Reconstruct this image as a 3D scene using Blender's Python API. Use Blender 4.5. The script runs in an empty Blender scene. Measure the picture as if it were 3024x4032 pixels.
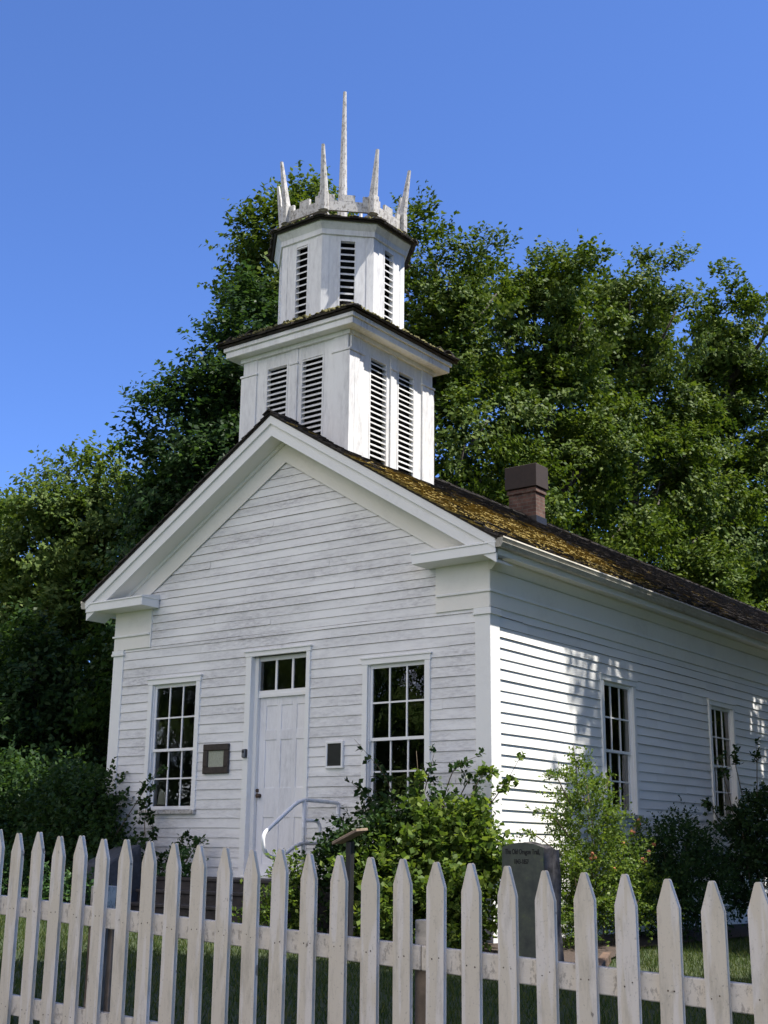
import bpy, math, random
import numpy as np
from mathutils import Vector, Matrix, noise as mnoise
R = math.radians
S = bpy.context.scene
COL = S.collection
rng = np.random.default_rng(7)
random.seed(7)

# ------------------------------------------------------------------ camera
CAM = Vector((8.4722, -13.4795, 1.0637))
PITCH, YAW, ROLL, FPX = R(14.7605), R(36.9821), R(0.6516), 5026.63
fw = Vector((-math.sin(YAW)*math.cos(PITCH), math.cos(YAW)*math.cos(PITCH), math.sin(PITCH)))
rt = Vector((math.cos(YAW), math.sin(YAW), 0)); up = rt.cross(fw)
r2 = rt*math.cos(ROLL)+up*math.sin(ROLL); u2 = up*math.cos(ROLL)-rt*math.sin(ROLL)
cd = bpy.data.cameras.new('camera'); cam = bpy.data.objects.new('camera', cd); COL.objects.link(cam)
cam.matrix_world = Matrix(((r2.x, u2.x, -fw.x, CAM.x), (r2.y, u2.y, -fw.y, CAM.y), (r2.z, u2.z, -fw.z, CAM.z), (0, 0, 0, 1)))
cd.sensor_fit = 'VERTICAL'; cd.sensor_height = 36; cd.lens = FPX/4032*36
cd.clip_start = .1; cd.clip_end = 3000
S.camera = cam
# ------------------------------------------------------------------ light
SUN = Vector((1, .53, 2.2)).normalized()
el = math.asin(SUN.z); az = math.atan2(SUN.x, SUN.y)
w = bpy.data.worlds.new('World'); S.world = w; w.use_nodes = True
wn = w.node_tree.nodes; wl = w.node_tree.links
sky = wn.new('ShaderNodeTexSky'); sky.sky_type = 'NISHITA'; sky.sun_disc = False
sky.sun_elevation = el; sky.sun_rotation = az
sky.air_density = .64; sky.dust_density = .1; sky.ozone_density = 10; sky.altitude = 50
bg = wn['Background']; bg.inputs['Strength'].default_value = .12
# added unseen cloud bank behind the viewer, warm fill light for the shaded front
tcw = wn.new('ShaderNodeTexCoord'); dt = wn.new('ShaderNodeVectorMath'); dt.operation = 'DOT_PRODUCT'; dt.inputs[1].default_value = (-.30, -.87, .40)
wl.new(tcw.outputs['Generated'], dt.inputs[0])
mr = wn.new('ShaderNodeMapRange'); mr.interpolation_type = 'SMOOTHSTEP'; mr.inputs[1].default_value = .45; mr.inputs[2].default_value = .85
wl.new(dt.outputs['Value'], mr.inputs[0])
cn = wn.new('ShaderNodeTexNoise'); cn.inputs['Scale'].default_value = 3.2; cn.inputs['Detail'].default_value = 6; wl.new(tcw.outputs['Generated'], cn.inputs[0])
cr = wn.new('ShaderNodeMapRange'); cr.inputs[1].default_value = .40; cr.inputs[2].default_value = .58; wl.new(cn.outputs[0], cr.inputs[0])
cm_ = wn.new('ShaderNodeMath'); cm_.operation = 'MULTIPLY'; wl.new(mr.outputs[0], cm_.inputs[0]); wl.new(cr.outputs[0], cm_.inputs[1])
cx_ = wn.new('ShaderNodeMix'); cx_.data_type = 'RGBA'; wl.new(cm_.outputs[0], cx_.inputs[0]); tn_ = wn.new('ShaderNodeMix'); tn_.data_type = 'RGBA'; tn_.blend_type = 'MULTIPLY'; tn_.inputs[0].default_value = 1; wl.new(sky.outputs[0], tn_.inputs[6]); tn_.inputs[7].default_value = (.93, .95, 1.10, 1); wl.new(tn_.outputs[2], cx_.inputs[6]); cx_.inputs[7].default_value = (9.2, 8.2, 7.0, 1)
wl.new(cx_.outputs[2], bg.inputs[0])
sl = bpy.data.lights.new('sun', 'SUN'); sl.energy = 5; sl.angle = R(.53); sl.color = (1, .95, .87)
so = bpy.data.objects.new('sun', sl); COL.objects.link(so); so.location = (30, 20, 60)
so.rotation_euler = SUN.to_track_quat('Z', 'Y').to_euler()
S.view_settings.view_transform = 'Standard'; S.view_settings.look = 'None'
S.view_settings.exposure = 1.1; S.view_settings.gamma = 1
S.render.engine = 'CYCLES'

# ------------------------------------------------------------------ helpers
def nodes(name):
    m = bpy.data.materials.new(name); m.use_nodes = True
    return m, m.node_tree.nodes, m.node_tree.links, m.node_tree.nodes['Principled BSDF']
def ramp(n, l, src, stops):
    r = n.new('ShaderNodeValToRGB'); e = r.color_ramp.elements
    while len(e) > 1: e.remove(e[-1])
    for i, (p, c) in enumerate(stops):
        x = e[0] if i == 0 else e.new(p)
        x.position = p; x.color = (*(c if isinstance(c, (tuple, list)) else (c, c, c)), 1)
    l.new(src, r.inputs[0]); return r.outputs[0]
def mix(n, l, f, a, b, mode='MIX'):
    x = n.new('ShaderNodeMix'); x.data_type = 'RGBA'; x.blend_type = mode
    for sock, v in ((x.inputs[0], f), (x.inputs[6], a), (x.inputs[7], b)):
        if hasattr(v, 'links'): l.new(v, sock)
        elif isinstance(v, (tuple, list)): sock.default_value = (*v, 1)
        else: sock.default_value = v
    return x.outputs[2]
def noise(n, l, scale, vec=(1, 1, 1), detail=5, rough=.6, off=(0, 0, 0)):
    tc = n.new('ShaderNodeTexCoord'); mp = n.new('ShaderNodeMapping'); t = n.new('ShaderNodeTexNoise')
    mp.inputs['Scale'].default_value = vec; mp.inputs['Location'].default_value = off
    l.new(tc.outputs['Object'], mp.inputs[0]); l.new(mp.outputs[0], t.inputs[0])
    t.inputs['Scale'].default_value = scale; t.inputs['Detail'].default_value = detail; t.inputs['Roughness'].default_value = rough
    return t.outputs[0]
def bump(n, l, h, b, strength, dist=.01):
    x = n.new('ShaderNodeBump'); x.inputs['Strength'].default_value = strength; x.inputs['Distance'].default_value = dist
    l.new(h, x.inputs['Height']); l.new(x.outputs[0], b.inputs['Normal'])
def island(n):
    return n.new('ShaderNodeNewGeometry').outputs['Random Per Island']
def mul(n, l, a, b):
    x = n.new('ShaderNodeMath'); x.operation = 'MULTIPLY'
    for s, v in ((x.inputs[0], a), (x.inputs[1], b)):
        if hasattr(v, 'links'): l.new(v, s)
        else: s.default_value = v
    return x.outputs[0]

def paint(name, base=(.8, .8, .79), grime=(.36, .36, .40), amount=.55, vec=(1, 1, 1), lo=.5, hi=.78, peel=0, rough=.55):
    m, n, l, b = nodes(name)
    a = ramp(n, l, noise(n, l, 1.1, vec, 8, .65), [(lo, 0), (hi, 1)])
    c = ramp(n, l, noise(n, l, 14, vec, 6, .7, (3, 1, 5)), [(.38, .15), (.68, 1)])
    f = mul(n, l, mul(n, l, a, c), amount)
    var = ramp(n, l, island(n), [(0, tuple(x*.93 for x in base)), (1, tuple(min(1, x*1.02) for x in base))])
    col = mix(n, l, f, var, grime)
    if peel:
        p = ramp(n, l, noise(n, l, 26, (1, 1, .5), 6, .75, (9, 2, 1)), [(.53, 0), (.59, 1)])
        col = mix(n, l, mul(n, l, p, peel*.8), col, (.15, .13, .11))
    l.new(col, b.inputs['Base Color']); b.inputs['Roughness'].default_value = rough
    bump(n, l, noise(n, l, 60, vec, 4, .6), b, .25, .004)
    return m
M = {}
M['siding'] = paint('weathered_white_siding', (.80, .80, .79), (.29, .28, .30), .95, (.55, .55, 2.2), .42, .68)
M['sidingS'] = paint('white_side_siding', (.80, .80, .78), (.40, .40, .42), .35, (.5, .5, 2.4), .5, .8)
M['white'] = paint('white_trim_paint', (.80, .80, .78), (.45, .44, .43), .35)
M['towerw'] = paint('weathered_tower_paint', (.80, .80, .79), (.33, .32, .33), .8, (1.5, 1.5, .35), .38, .68)
M['lichen'] = paint('lichened_white_paint', (.60, .58, .55), (.22, .21, .18), .8, (1, 1, 1), .3, .62, 1.0)
M['sash'] = paint('white_sash_paint', (.82, .82, .81), (.5, .5, .48), .25)
M['door'] = paint('white_door_paint', (.79, .79, .81), (.36, .36, .38), .6, (2, 1, .5), .42, .7)
M['rail'] = paint('white_pipe_paint', (.78, .79, .80), (.22, .20, .15), .8, (1, 1, 1), .42, .7)

def simple(name, col, rough=.6, metal=0, var=.25, sc=12, bs=.3):
    m, n, l, b = nodes(name)
    c = ramp(n, l, noise(n, l, sc), [(.3, tuple(x*(1-var) for x in col)), (.7, tuple(min(1, x*(1+var)) for x in col))])
    l.new(c, b.inputs['Base Color']); b.inputs['Roughness'].default_value = rough; b.inputs['Metallic'].default_value = metal
    bump(n, l, noise(n, l, sc*5), b, bs, .005)
    return m
M['dark'] = simple('interior_shade', (.012, .012, .012), .9)  # near-black stands for the shade inside room, tower and belfry
M['lapshade'] = simple('brown_lap_shade_dirt', (.27, .20, .135), .9, 0, .5, 8)  # brown lap-line shadow and dirt put into the underside colour
M['cream'] = paint('bounce_warmed_white_paint', (.80, .78, .725), (.42, .40, .37), .5)  # warm bounce light under the eaves is put into this paint colour
M['blackm'] = simple('black_metal', (.02, .02, .022), .45)
M['rust'] = simple('rusty_lock_metal', (.07, .045, .03), .6, .3)
M['grey'] = simple('grey_plastic', (.16, .17, .18), .4)
M['frame'] = simple('dark_brown_frame', (.035, .026, .02), .6, 0, .4, 30)
M['notice'] = simple('faded_printed_sheet', (.32, .34, .27), .6, 0, .35, 70)
M['plaque'] = simple('dark_bronze_plaque', (.022, .024, .022), .5, .3)
M['chmetal'] = simple('brown_painted_metal', (.03, .018, .013), .75)
M['steps'] = simple('weathered_dark_steps', (.034, .029, .028), .75, 0, .5, 9)
M['wood'] = simple('weathered_board', (.23, .17, .12), .8, 0, .4, 14)
M['bare'] = simple('bare_wood', (.22, .17, .125), .8, 0, .4, 9)
M['soil'] = simple('bark_mulch', (.045, .03, .022), .95, 0, .6, 40, 1)
M['edge'] = simple('edging_timber', (.10, .06, .038), .85, 0, .5, 12)
M['slab'] = simple('dark_slab_stone', (.035, .04, .05), .7, 0, .4, 12)
M['bark'] = simple('tree_bark', (.05, .04, .03), .9, 0, .5, 9, 1)
M['stem'] = simple('bush_stem', (.10, .075, .045), .8, 0, .4, 20)
M['flower'] = simple('red_petals', (.65, .07, .06), .6, 0, .3, 20)
M['deadflower'] = simple('brown_faded_blooms', (.28, .10, .04), .8, 0, .5, 30)
M['ink'] = simple('carved_black_lettering', (.008, .008, .008), .8)
M['moss'] = simple('ochre_moss', (.20, .145, .028), .95, 0, .45, 25, 1)
M['mossg'] = simple('dull_green_moss', (.12, .11, .035), .95, 0, .45, 25, 1)
def mat_shingle():
    m, n, l, b = nodes('dark_wood_shingles')
    c = ramp(n, l, island(n), [(0, (.016, .013, .011)), (.6, (.04, .032, .027)), (1, (.085, .07, .058))])
    d = ramp(n, l, noise(n, l, 20, (1, 1, 1), 6, .7), [(.35, .5), (.7, 1.15)])
    c = mix(n, l, 1, c, d, 'MULTIPLY')
    l.new(c, b.inputs['Base Color']); b.inputs['Roughness'].default_value = .9
    bump(n, l, noise(n, l, 50, (1, 4, 4)), b, .6, .008); return m
M['shingle'] = mat_shingle()
def mat_mossshingle():
    m, n, l, b = nodes('mossy_shingles')
    c = ramp(n, l, noise(n, l, 26, (1, 1, 1), 7, .75), [(.34, (.035, .025, .013)), (.43, (.16, .105, .02)), (.58, (.245, .175, .03)), (.75, (.28, .22, .05))])
    v = ramp(n, l, island(n), [(0, .7), (1, 1.1)])
    l.new(mix(n, l, 1, c, v, 'MULTIPLY'), b.inputs['Base Color']); b.inputs['Roughness'].default_value = .95
    bump(n, l, noise(n, l, 60), b, 1, .015); return m
M['mossshingle'] = mat_mossshingle()
def mat_brick():
    m, n, l, b = nodes('red_brick')
    tc = n.new('ShaderNodeTexCoord'); sp = n.new('ShaderNodeSeparateXYZ'); ad = n.new('ShaderNodeMath'); cb = n.new('ShaderNodeCombineXYZ')
    l.new(tc.outputs['Object'], sp.inputs[0]); l.new(sp.outputs[0], ad.inputs[0]); l.new(sp.outputs[1], ad.inputs[1])
    l.new(ad.outputs[0], cb.inputs[0]); l.new(sp.outputs[2], cb.inputs[1])
    t = n.new('ShaderNodeTexBrick'); l.new(cb.outputs[0], t.inputs[0]); t.inputs['Scale'].default_value = 1
    t.inputs['Brick Width'].default_value = .21; t.inputs['Row Height'].default_value = .07; t.inputs['Mortar Size'].default_value = .008
    t.inputs['Color1'].default_value = (.10, .045, .033, 1); t.inputs['Color2'].default_value = (.15, .08, .058, 1); t.inputs['Mortar'].default_value = (.13, .105, .085, 1)
    d = ramp(n, l, noise(n, l, 9), [(.3, .5), (.7, 1.2)])
    l.new(mix(n, l, 1, t.outputs[0], d, 'MULTIPLY'), b.inputs['Base Color']); b.inputs['Roughness'].default_value = .9
    bump(n, l, t.outputs[1], b, -.5, .006); return m
M['brick'] = mat_brick()
def mat_glass():
    m, n, l, b = nodes('old_window_glass')
    out = n['Material Output']; gl = n.new('ShaderNodeBsdfGlossy'); tr = n.new('ShaderNodeBsdfTransparent'); mx = n.new('ShaderNodeMixShader'); fr = n.new('ShaderNodeFresnel')
    gl.inputs['Roughness'].default_value = .015; tr.inputs[0].default_value = (.75, .8, .78, 1); fr.inputs[0].default_value = 2.3
    bp = n.new('ShaderNodeBump'); bp.inputs['Strength'].default_value = .12; bp.inputs['Distance'].default_value = .02
    l.new(noise(n, l, 5, (1, 1, 1), 2), bp.inputs['Height']); l.new(bp.outputs[0], gl.inputs['Normal'])
    l.new(fr.outputs[0], mx.inputs[0]); l.new(tr.outputs[0], mx.inputs[1]); l.new(gl.outputs[0], mx.inputs[2]); l.new(mx.outputs[0], out.inputs[0])
    return m
M['glass'] = mat_glass()
def mat_leaf(name, dark, mid, light, trans=.35, rough=.45, spec=.1):
    m, n, l, b = nodes(name)
    out = n['Material Output']
    c = ramp(n, l, island(n), [(0, dark), (.55, mid), (1, light)])
    l.new(c, b.inputs['Base Color']); b.inputs['Roughness'].default_value = rough; b.inputs['Specular IOR Level'].default_value = spec
    t = n.new('ShaderNodeBsdfTranslucent'); mx = n.new('ShaderNodeMixShader'); mx.inputs[0].default_value = trans
    l.new(mix(n, l, 1, c, (1.5, 1.5, .7), 'MULTIPLY'), t.inputs[0])
    l.new(b.outputs[0], mx.inputs[1]); l.new(t.outputs[0], mx.inputs[2]); l.new(mx.outputs[0], out.inputs[0])
    return m
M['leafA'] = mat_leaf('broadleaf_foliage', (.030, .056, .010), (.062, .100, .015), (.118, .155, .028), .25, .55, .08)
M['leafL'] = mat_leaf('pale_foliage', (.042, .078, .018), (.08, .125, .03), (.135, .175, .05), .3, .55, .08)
M['leafD'] = mat_leaf('dark_shaded_foliage', (.018, .042, .014), (.03, .062, .02), (.045, .08, .024))  # dark green; shade over the left trees is put into this leaf colour
M['leafB'] = mat_leaf('bright_bush_foliage', (.04, .075, .015), (.08, .13, .024), (.16, .21, .045), .35)
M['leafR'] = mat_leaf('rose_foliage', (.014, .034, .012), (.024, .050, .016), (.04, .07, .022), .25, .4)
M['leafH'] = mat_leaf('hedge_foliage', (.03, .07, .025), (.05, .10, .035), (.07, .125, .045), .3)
M['grassb'] = mat_leaf('grass_blades', (.03, .055, .016), (.05, .08, .022), (.10, .11, .035), .3, .6)
def mat_ground():
    m, n, l, b = nodes('lawn')
    c = ramp(n, l, noise(n, l, 1.2, (1, 1, 1), 8, .7), [(.3, (.028, .045, .014)), (.55, (.045, .065, .02)), (.75, (.085, .085, .03))])
    d = ramp(n, l, noise(n, l, 45), [(.3, .6), (.7, 1.2)])
    l.new(mix(n, l, 1, c, d, 'MULTIPLY'), b.inputs['Base Color']); b.inputs['Roughness'].default_value = .95
    bump(n, l, noise(n, l, 90), b, .8, .03); return m
M['ground'] = mat_ground()
def mat_picket():
    m, n, l, b = nodes('weathered_picket_paint')
    var = ramp(n, l, island(n), [(0, (.51, .445, .35)), (1, (.62, .55, .435))])
    # later repaint, streaked lower down the boards
    s = ramp(n, l, noise(n, l, 9, (2.2, 1, .22), 3, .5), [(.5, 0), (.56, 1)])
    c = mix(n, l, mul(n, l, s, .55), var, (.72, .67, .62))
    g = ramp(n, l, noise(n, l, 6, (2.5, 1, .5), 8, .75, (1, 0, 2)), [(.5, 0), (.72, 1)])
    c = mix(n, l, mul(n, l, g, .55), c, (.25, .22, .16))
    k = ramp(n, l, noise(n, l, 16, (1, 1, .75), 3, .5, (7, 0, 0)), [(.70, 0), (.735, 1)])
    c = mix(n, l, mul(n, l, k, .8), c, (.14, .12, .10))
    sp = ramp(n, l, noise(n, l, 120, (1, 1, .7), 3, .6), [(.62, 0), (.72, 1)])
    c = mix(n, l, mul(n, l, sp, .5), c, (.2, .18, .15))
    l.new(c, b.inputs['Base Color']); b.inputs['Roughness'].default_value = .6
    bump(n, l, noise(n, l, 70, (2, 1, .25), 5, .65), b, .4, .004); return m
M['picket'] = mat_picket()
M['gutter'] = paint('dirty_gutter_paint', (.50, .48, .42), (.16, .13, .09), .8, (3, .6, 1), .35, .6, 0, .8)
M['railp'] = paint('peeling_rail_paint', (.66, .595, .50), (.28, .25, .19), .7, (.6, 1, 1.4), .4, .7, .7)
def mat_stone():
    m, n, l, b = nodes('mossy_dark_granite')
    c = ramp(n, l, noise(n, l, 7, (1, 1, 1), 6, .65), [(.32, (.03, .036, .031)), (.55, (.06, .072, .052)), (.7, (.095, .12, .042))])
    l.new(c, b.inputs['Base Color']); b.inputs['Roughness'].default_value = .5
    bump(n, l, noise(n, l, 30), b, .15, .01); return m
M['stone'] = mat_stone()
M['rock'] = simple('rough_broken_granite', (.09, .08, .075), .9, 0, .7, 9, 1)

class MB:
    def __init__(s): s.v = []; s.f = []
    def add(s, vs, fs):
        o = len(s.v); s.v += [tuple(v) for v in vs]; s.f += [tuple(i+o for i in f) for f in fs]
    def hexa(s, a): s.add(a, [(0, 3, 2, 1), (4, 5, 6, 7), (0, 1, 5, 4), (1, 2, 6, 5), (2, 3, 7, 6), (3, 0, 4, 7)])
    def box(s, x0, x1, y0, y1, z0, z1, mp=None):
        p = [(x0, y0, z0), (x1, y0, z0), (x1, y1, z0), (x0, y1, z0), (x0, y0, z1), (x1, y0, z1), (x1, y1, z1), (x0, y1, z1)]
        s.hexa([mp(*q) for q in p] if mp else p)
    def prism(s, poly, d0, d1, mp):           # polygon in (u, z), extruded from d0 to d1
        n = len(poly)
        s.add([mp(u, d0, z) for u, z in poly]+[mp(u, d1, z) for u, z in poly],
              [tuple(range(n)), tuple(range(2*n-1, n-1, -1))]+[(i, (i+1) % n, (i+1) % n+n, i+n) for i in range(n)])
    def loft(s, rings, cap=True, close=True):
        n = len(rings[0]); o = len(s.v)
        for r in rings: s.v += [tuple(p) for p in r]
        for k in range(len(rings)-1):
            for i in range(n if close else n-1):
                j = (i+1) % n
                s.f.append((o+k*n+i, o+k*n+j, o+(k+1)*n+j, o+(k+1)*n+i))
        if cap: s.f += [tuple(o+i for i in range(n-1, -1, -1)), tuple(o+(len(rings)-1)*n+i for i in range(n))]
    def tube(s, pts, rads, n=8):
        pts = [Vector(p) for p in pts]; rings = []
        ref = None
        for i, p in enumerate(pts):
            t = (pts[min(i+1, len(pts)-1)]-pts[max(i-1, 0)]).normalized()
            if ref is None: ref = t.orthogonal().normalized()
            ref = (ref-t*ref.dot(t)).normalized(); bi = t.cross(ref)
            r = rads[i] if isinstance(rads, (list, tuple)) else rads
            rings.append([p+ref*math.cos(2*math.pi*k/n)*r+bi*math.sin(2*math.pi*k/n)*r for k in range(n)])
        s.loft(rings)
    def build(s, name, mat, parent=None, smooth=False):
        me = bpy.data.meshes.new(name); me.from_pydata(s.v, [], s.f)
        return link(name, me, mat, parent, smooth)
def link(name, me, mat, parent=None, smooth=False):
    me.materials.append(M[mat] if isinstance(mat, str) else mat)
    if smooth: me.polygons.foreach_set('use_smooth', [True]*len(me.polygons))
    me.update()
    o = bpy.data.objects.new(name, me); COL.objects.link(o)
    if parent:
        o.parent = parent
        r = parent
        while r.parent: r = r.parent
        if parent == r: o.matrix_parent_inverse = Matrix.Translation(-r.location)
    return o
def thing(name, label, cat, loc=(0, 0, 0), group=None):
    o = bpy.data.objects.new(name, None); COL.objects.link(o); o.location = loc; o.empty_display_size = .3
    return tag(o, label, cat, group)
def tag(o, label=None, cat=None, group=None, kind=None):
    for k, v in (('label', label), ('category', cat), ('group', group), ('kind', kind)):
        if v: o[k] = v
    return o
def bevel(o, wd=.006, seg=1):
    b = o.modifiers.new('bevel', 'BEVEL'); b.width = wd; b.segments = seg; b.limit_method = 'ANGLE'; b.angle_limit = R(40); return o
def quads(name, V, mat, parent=None):         # V: (n, 4, 3) array of quads
    n = len(V); me = bpy.data.meshes.new(name)
    me.vertices.add(n*4); me.vertices.foreach_set('co', V.reshape(-1).astype(np.float32))
    me.loops.add(n*4); me.loops.foreach_set('vertex_index', np.arange(n*4, dtype=np.int32))
    me.polygons.add(n); me.polygons.foreach_set('loop_start', np.arange(0, n*4, 4, dtype=np.int32))
    me.update(calc_edges=True)
    return link(name, me, mat, parent)
def unit(a): return a/np.maximum(np.linalg.norm(a, axis=-1, keepdims=True), 1e-9)
def G(x, y):
    return -.0417*(np.clip(x, -12, 14)-2.4)-.015*(np.clip(y, -16, 12)+8.87)

# ------------------------------------------------------------------ ground
gx = np.concatenate([[-900, -400, -200, -100, -60, -35, -22, -16], np.arange(-12, 14.1, 1), [18, 26, 40, 80, 200, 400, 900]])
gy = np.concatenate([[-900, -300, -100, -50, -30, -20], np.arange(-16, 12.1, 1), [20, 35, 60, 120, 300, 900]])
mb = MB()
for y in gy:
    for x in gx: mb.v.append((x, y, float(G(x, y))))
nx = len(gx)
for j in range(len(gy)-1):
    for i in range(nx-1): mb.f.append((j*nx+i, j*nx+i+1, (j+1)*nx+i+1, (j+1)*nx+i))
tag(mb.build('ground', 'ground', None, True), kind='structure')

# ------------------------------------------------------------------ church
W = 6.9265; CX = -W/2; SL = .6185; ZR = 7.143; EX = .343; OV = .39; L = 20.5
church = thing('church', 'small white clapboard church with louvred steeple, mossy shingle roof and brick chimney', 'church', (CX, 10, .1))
FR = lambda u, d, z: (u, -d, z)               # front wall: d outward
SD = lambda u, d, z: (d, u, z)                # side wall (x = 0): d outward
LS = lambda u, d, z: (-W-d, u, z)             # far side wall
BK = lambda u, d, z: (u, L+d, z)
ZT, ZM, ZB, WW = 3.376, 2.445, 1.631, .8375
XL, XR = -5.979, -1.857
TX0, TX1, TZ0, TZ1, ZD = -3.93, -3.01, 3.216, 3.637, .68
front_open = [(XL-.045, XL+WW+.045, ZB-.06, ZT+.045), (XR-.045, XR+WW+.045, ZB-.06, ZT+.045), (-4.01, -2.965, .55, 3.70)]
SY = [3.04, 6.85, 10.66, 14.47]
side_open = [(y-.045, y+WW+.045, ZB-.06, ZT+.045) for y in SY]
def gable(z, m=0):                            # x range of the front gable at height z
    h = max(0, (ZR-.28-z)/SL)
    return max(-W+m, CX-h), min(-m, CX+h)
LAP_TINTS = {}
def siding(mp, u0, u1, z0, z1, pitch, opens, rangef=None, seed=0, amp=.012):
    rd = random.Random(seed); mb = MB(); mb.dirt = []; z = z0
    while z < z1-.01:
        zt = min(z+pitch, z1)
        cuts = sorted({z, zt}|{q for o in opens for q in o[2:4] if z+.004 < q < zt-.004})
        bounds = [u0]; u = u0-rd.uniform(0, 2)
        while u < u1:
            u += rd.uniform(2.2, 4.6)
            if u0+.3 < u < u1-.3: bounds.append(u)
        bounds.append(u1)
        for bi in range(len(bounds)-1):
            jo = rd.uniform(-.003, .004); ja = rd.uniform(-.004, .004); jb = rd.uniform(-.004, .004); ba, bb = bounds[bi]+.0012, bounds[bi+1]-.0012
            for k in range(len(cuts)-1):
                za, zb = cuts[k], cuts[k+1]
                iv = [(ba, bb)]
                for o in opens:
                    if o[2] < zb-.001 and o[3] > za+.001:
                        nv = []
                        for a, b in iv:
                            if o[1] <= a or o[0] >= b: nv.append((a, b)); continue
                            if o[0] > a: nv.append((a, o[0]))
                            if o[1] < b: nv.append((o[1], b))
                        iv = nv
                for a, b in iv:
                    al, bl, at, bt = a, b, a, b
                    if rangef:
                        lo, hi = rangef(za); lo2, hi2 = rangef(zb)
                        al, bl, at, bt = max(a, lo), min(b, hi), max(a, lo2), min(b, hi2)
                        if bl-al < .02: continue
                        if bt < at: at = bt = min(max((lo2+hi2)/2, a), b)
                    # the lower edge sags a little along its length, cut in steps so the lap reads hand nailed
                    n = max(1, int((bl-al)/.7)); f = lambda zz: .004+amp*(1-(zz-z)/pitch)
                    for s in range(n):
                        t0, t1 = s/n, (s+1)/n
                        zq = za+.002 if za == z else za
                        p = [(al+(bl-al)*t0, zq), (al+(bl-al)*t1, zq), (at+(bt-at)*t1, zb), (at+(bt-at)*t0, zb)]
                        w0 = w1 = 0
                        if za == z:
                            w0 = ja+(jb-ja)*t0+.003*math.sin(7*(ba+z*13)+5*t0); w1 = ja+(jb-ja)*t1+.003*math.sin(7*(ba+z*13)+5*t1)
                        d0, d1 = f(za)+jo, f(zb)+jo*.3
                        vs = [mp(p[0][0], d0, p[0][1]+w0), mp(p[1][0], d0, p[1][1]+w1), mp(p[2][0], d1, p[2][1]), mp(p[3][0], d1, p[3][1])]
                        fs = [(0, 1, 2, 3)]
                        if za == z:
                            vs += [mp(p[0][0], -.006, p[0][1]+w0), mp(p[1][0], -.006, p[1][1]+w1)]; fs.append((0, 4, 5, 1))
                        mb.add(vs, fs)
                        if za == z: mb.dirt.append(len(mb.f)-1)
        z = zt
    return mb
def backing(mp, u0, u1, z0, z1, opens, d0, d1):
    us = sorted({u0, u1}|{q for o in opens for q in o[:2]}); zs = sorted({z0, z1}|{q for o in opens for q in o[2:]})
    mb = MB()
    for i in range(len(us)-1):
        run = None
        for j in range(len(zs)-1):
            cu, cz = (us[i]+us[i+1])/2, (zs[j]+zs[j+1])/2
            hole = any(o[0] < cu < o[1] and o[2] < cz < o[3] for o in opens)
            if not hole: run = (run[0], zs[j+1]) if run else (zs[j], zs[j+1])
            if hole and run: mb.box(us[i], us[i+1], d0, d1, run[0], run[1], mp); run = None
        if run: mb.box(us[i], us[i+1], d0, d1, run[0], run[1], mp)
    return mb
# walls: backing boards (a real thickness) and lapped clapboards
b = backing(FR, -W+.16, -.16, -.1, 4.6, front_open, -.15, -.008)
b.prism([(-W+.16, 4.6), (-.16, 4.6), (CX, 4.6+(W/2-.16)*SL)], -.15, -.008, FR)
b.build('front_wall', 'white', church)
backing(SD, .009, L, -.15, 4.62, side_open, -.15, -.008).build('side_wall', 'white', church)
b = MB(); b.box(.009, L, -.15, -.008, -.1, 4.62, LS); b.build('side_wall', 'white', church)
b = MB(); b.prism([(-W+.16, -.1), (-.16, -.1), (-.16, 4.6), (CX, 4.6+(W/2-.16)*SL), (-W+.16, 4.6)], -.15, 0, BK); b.build('back_wall', 'white', church)
b = MB(); b.box(-W+.2, -.2, .2, L-.2, .5, .6); b.build('floor', 'dark', church)
b = MB(); b.box(-W+.152, -.152, .152, .156, .61, 4.5); b = None
so_f = [(o[0]-.0, o[1]+.0, o[2], o[3]) for o in front_open]
s1 = siding(FR, -W+.2, -.2, .12, 4.02, .133, front_open, None, 1)
s2 = siding(FR, -W+.1, -.1, 4.02, 6.8, .1205, [(-W-1, -6.13, 4.0, 4.69), (-.80, 1, 4.0, 4.69)], lambda z: gable(z, .02), 2)
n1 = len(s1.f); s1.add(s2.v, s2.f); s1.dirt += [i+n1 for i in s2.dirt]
def tint_laps(o, idx):  # board undersides take the painted lap-shadow brown
    o.data.materials.append(M['lapshade'])
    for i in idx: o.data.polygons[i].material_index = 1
tint_laps(s1.build('front_clapboards', 'siding', church), s1.dirt)
s3 = siding(SD, .2, L, -.06, 4.03, .133, side_open, None, 3, .015); tint_laps(s3.build('side_clapboards', 'sidingS', church), s3.dirt)
# corner boards with little capitals, frieze blocks, ledges
def trim(name, boxes, mat='white', mp=None, bev=.004, parent=None):
    mb = MB()
    for q in boxes: mb.box(*q, mp)
    o = mb.build(name, mat, parent or church); bevel(o, bev); return o
for xo, xi in ((0, -.2), (-W, -W+.2)):
    sgn = 1 if xo == 0 else -1
    a, b_ = sorted((xo+.028*sgn, xi)); trim('corner_board', [(a, b_, -.028, .2, -.12, 3.93)])
    a, b_ = sorted((xo+.055*sgn, xi-.02*sgn)); trim('corner_capital', [(a, b_, -.055, .222, 3.93, 3.965), (a+.008, b_-.008, -.046, .214, 3.965, 4.015)])
    xj = -.80 if xo == 0 else -W+.8
    a, b_ = sorted((xo+.022*sgn, xj)); trim('frieze_block', [(a, b_, -.036, -.004, 4.018, 4.62)], 'cream')
    a, b_ = sorted((xo+.05*sgn, xj+.02*sgn)); trim('frieze_ledge', [(a, b_, -.062, -.036, 4.215, 4.245)])
trim('side_frieze', [(-.004, .032, -.03, L, 4.03, 4.62)], 'cream')
trim('side_ledge', [(.032, .058, -.06, L, 4.213, 4.247)])
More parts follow.
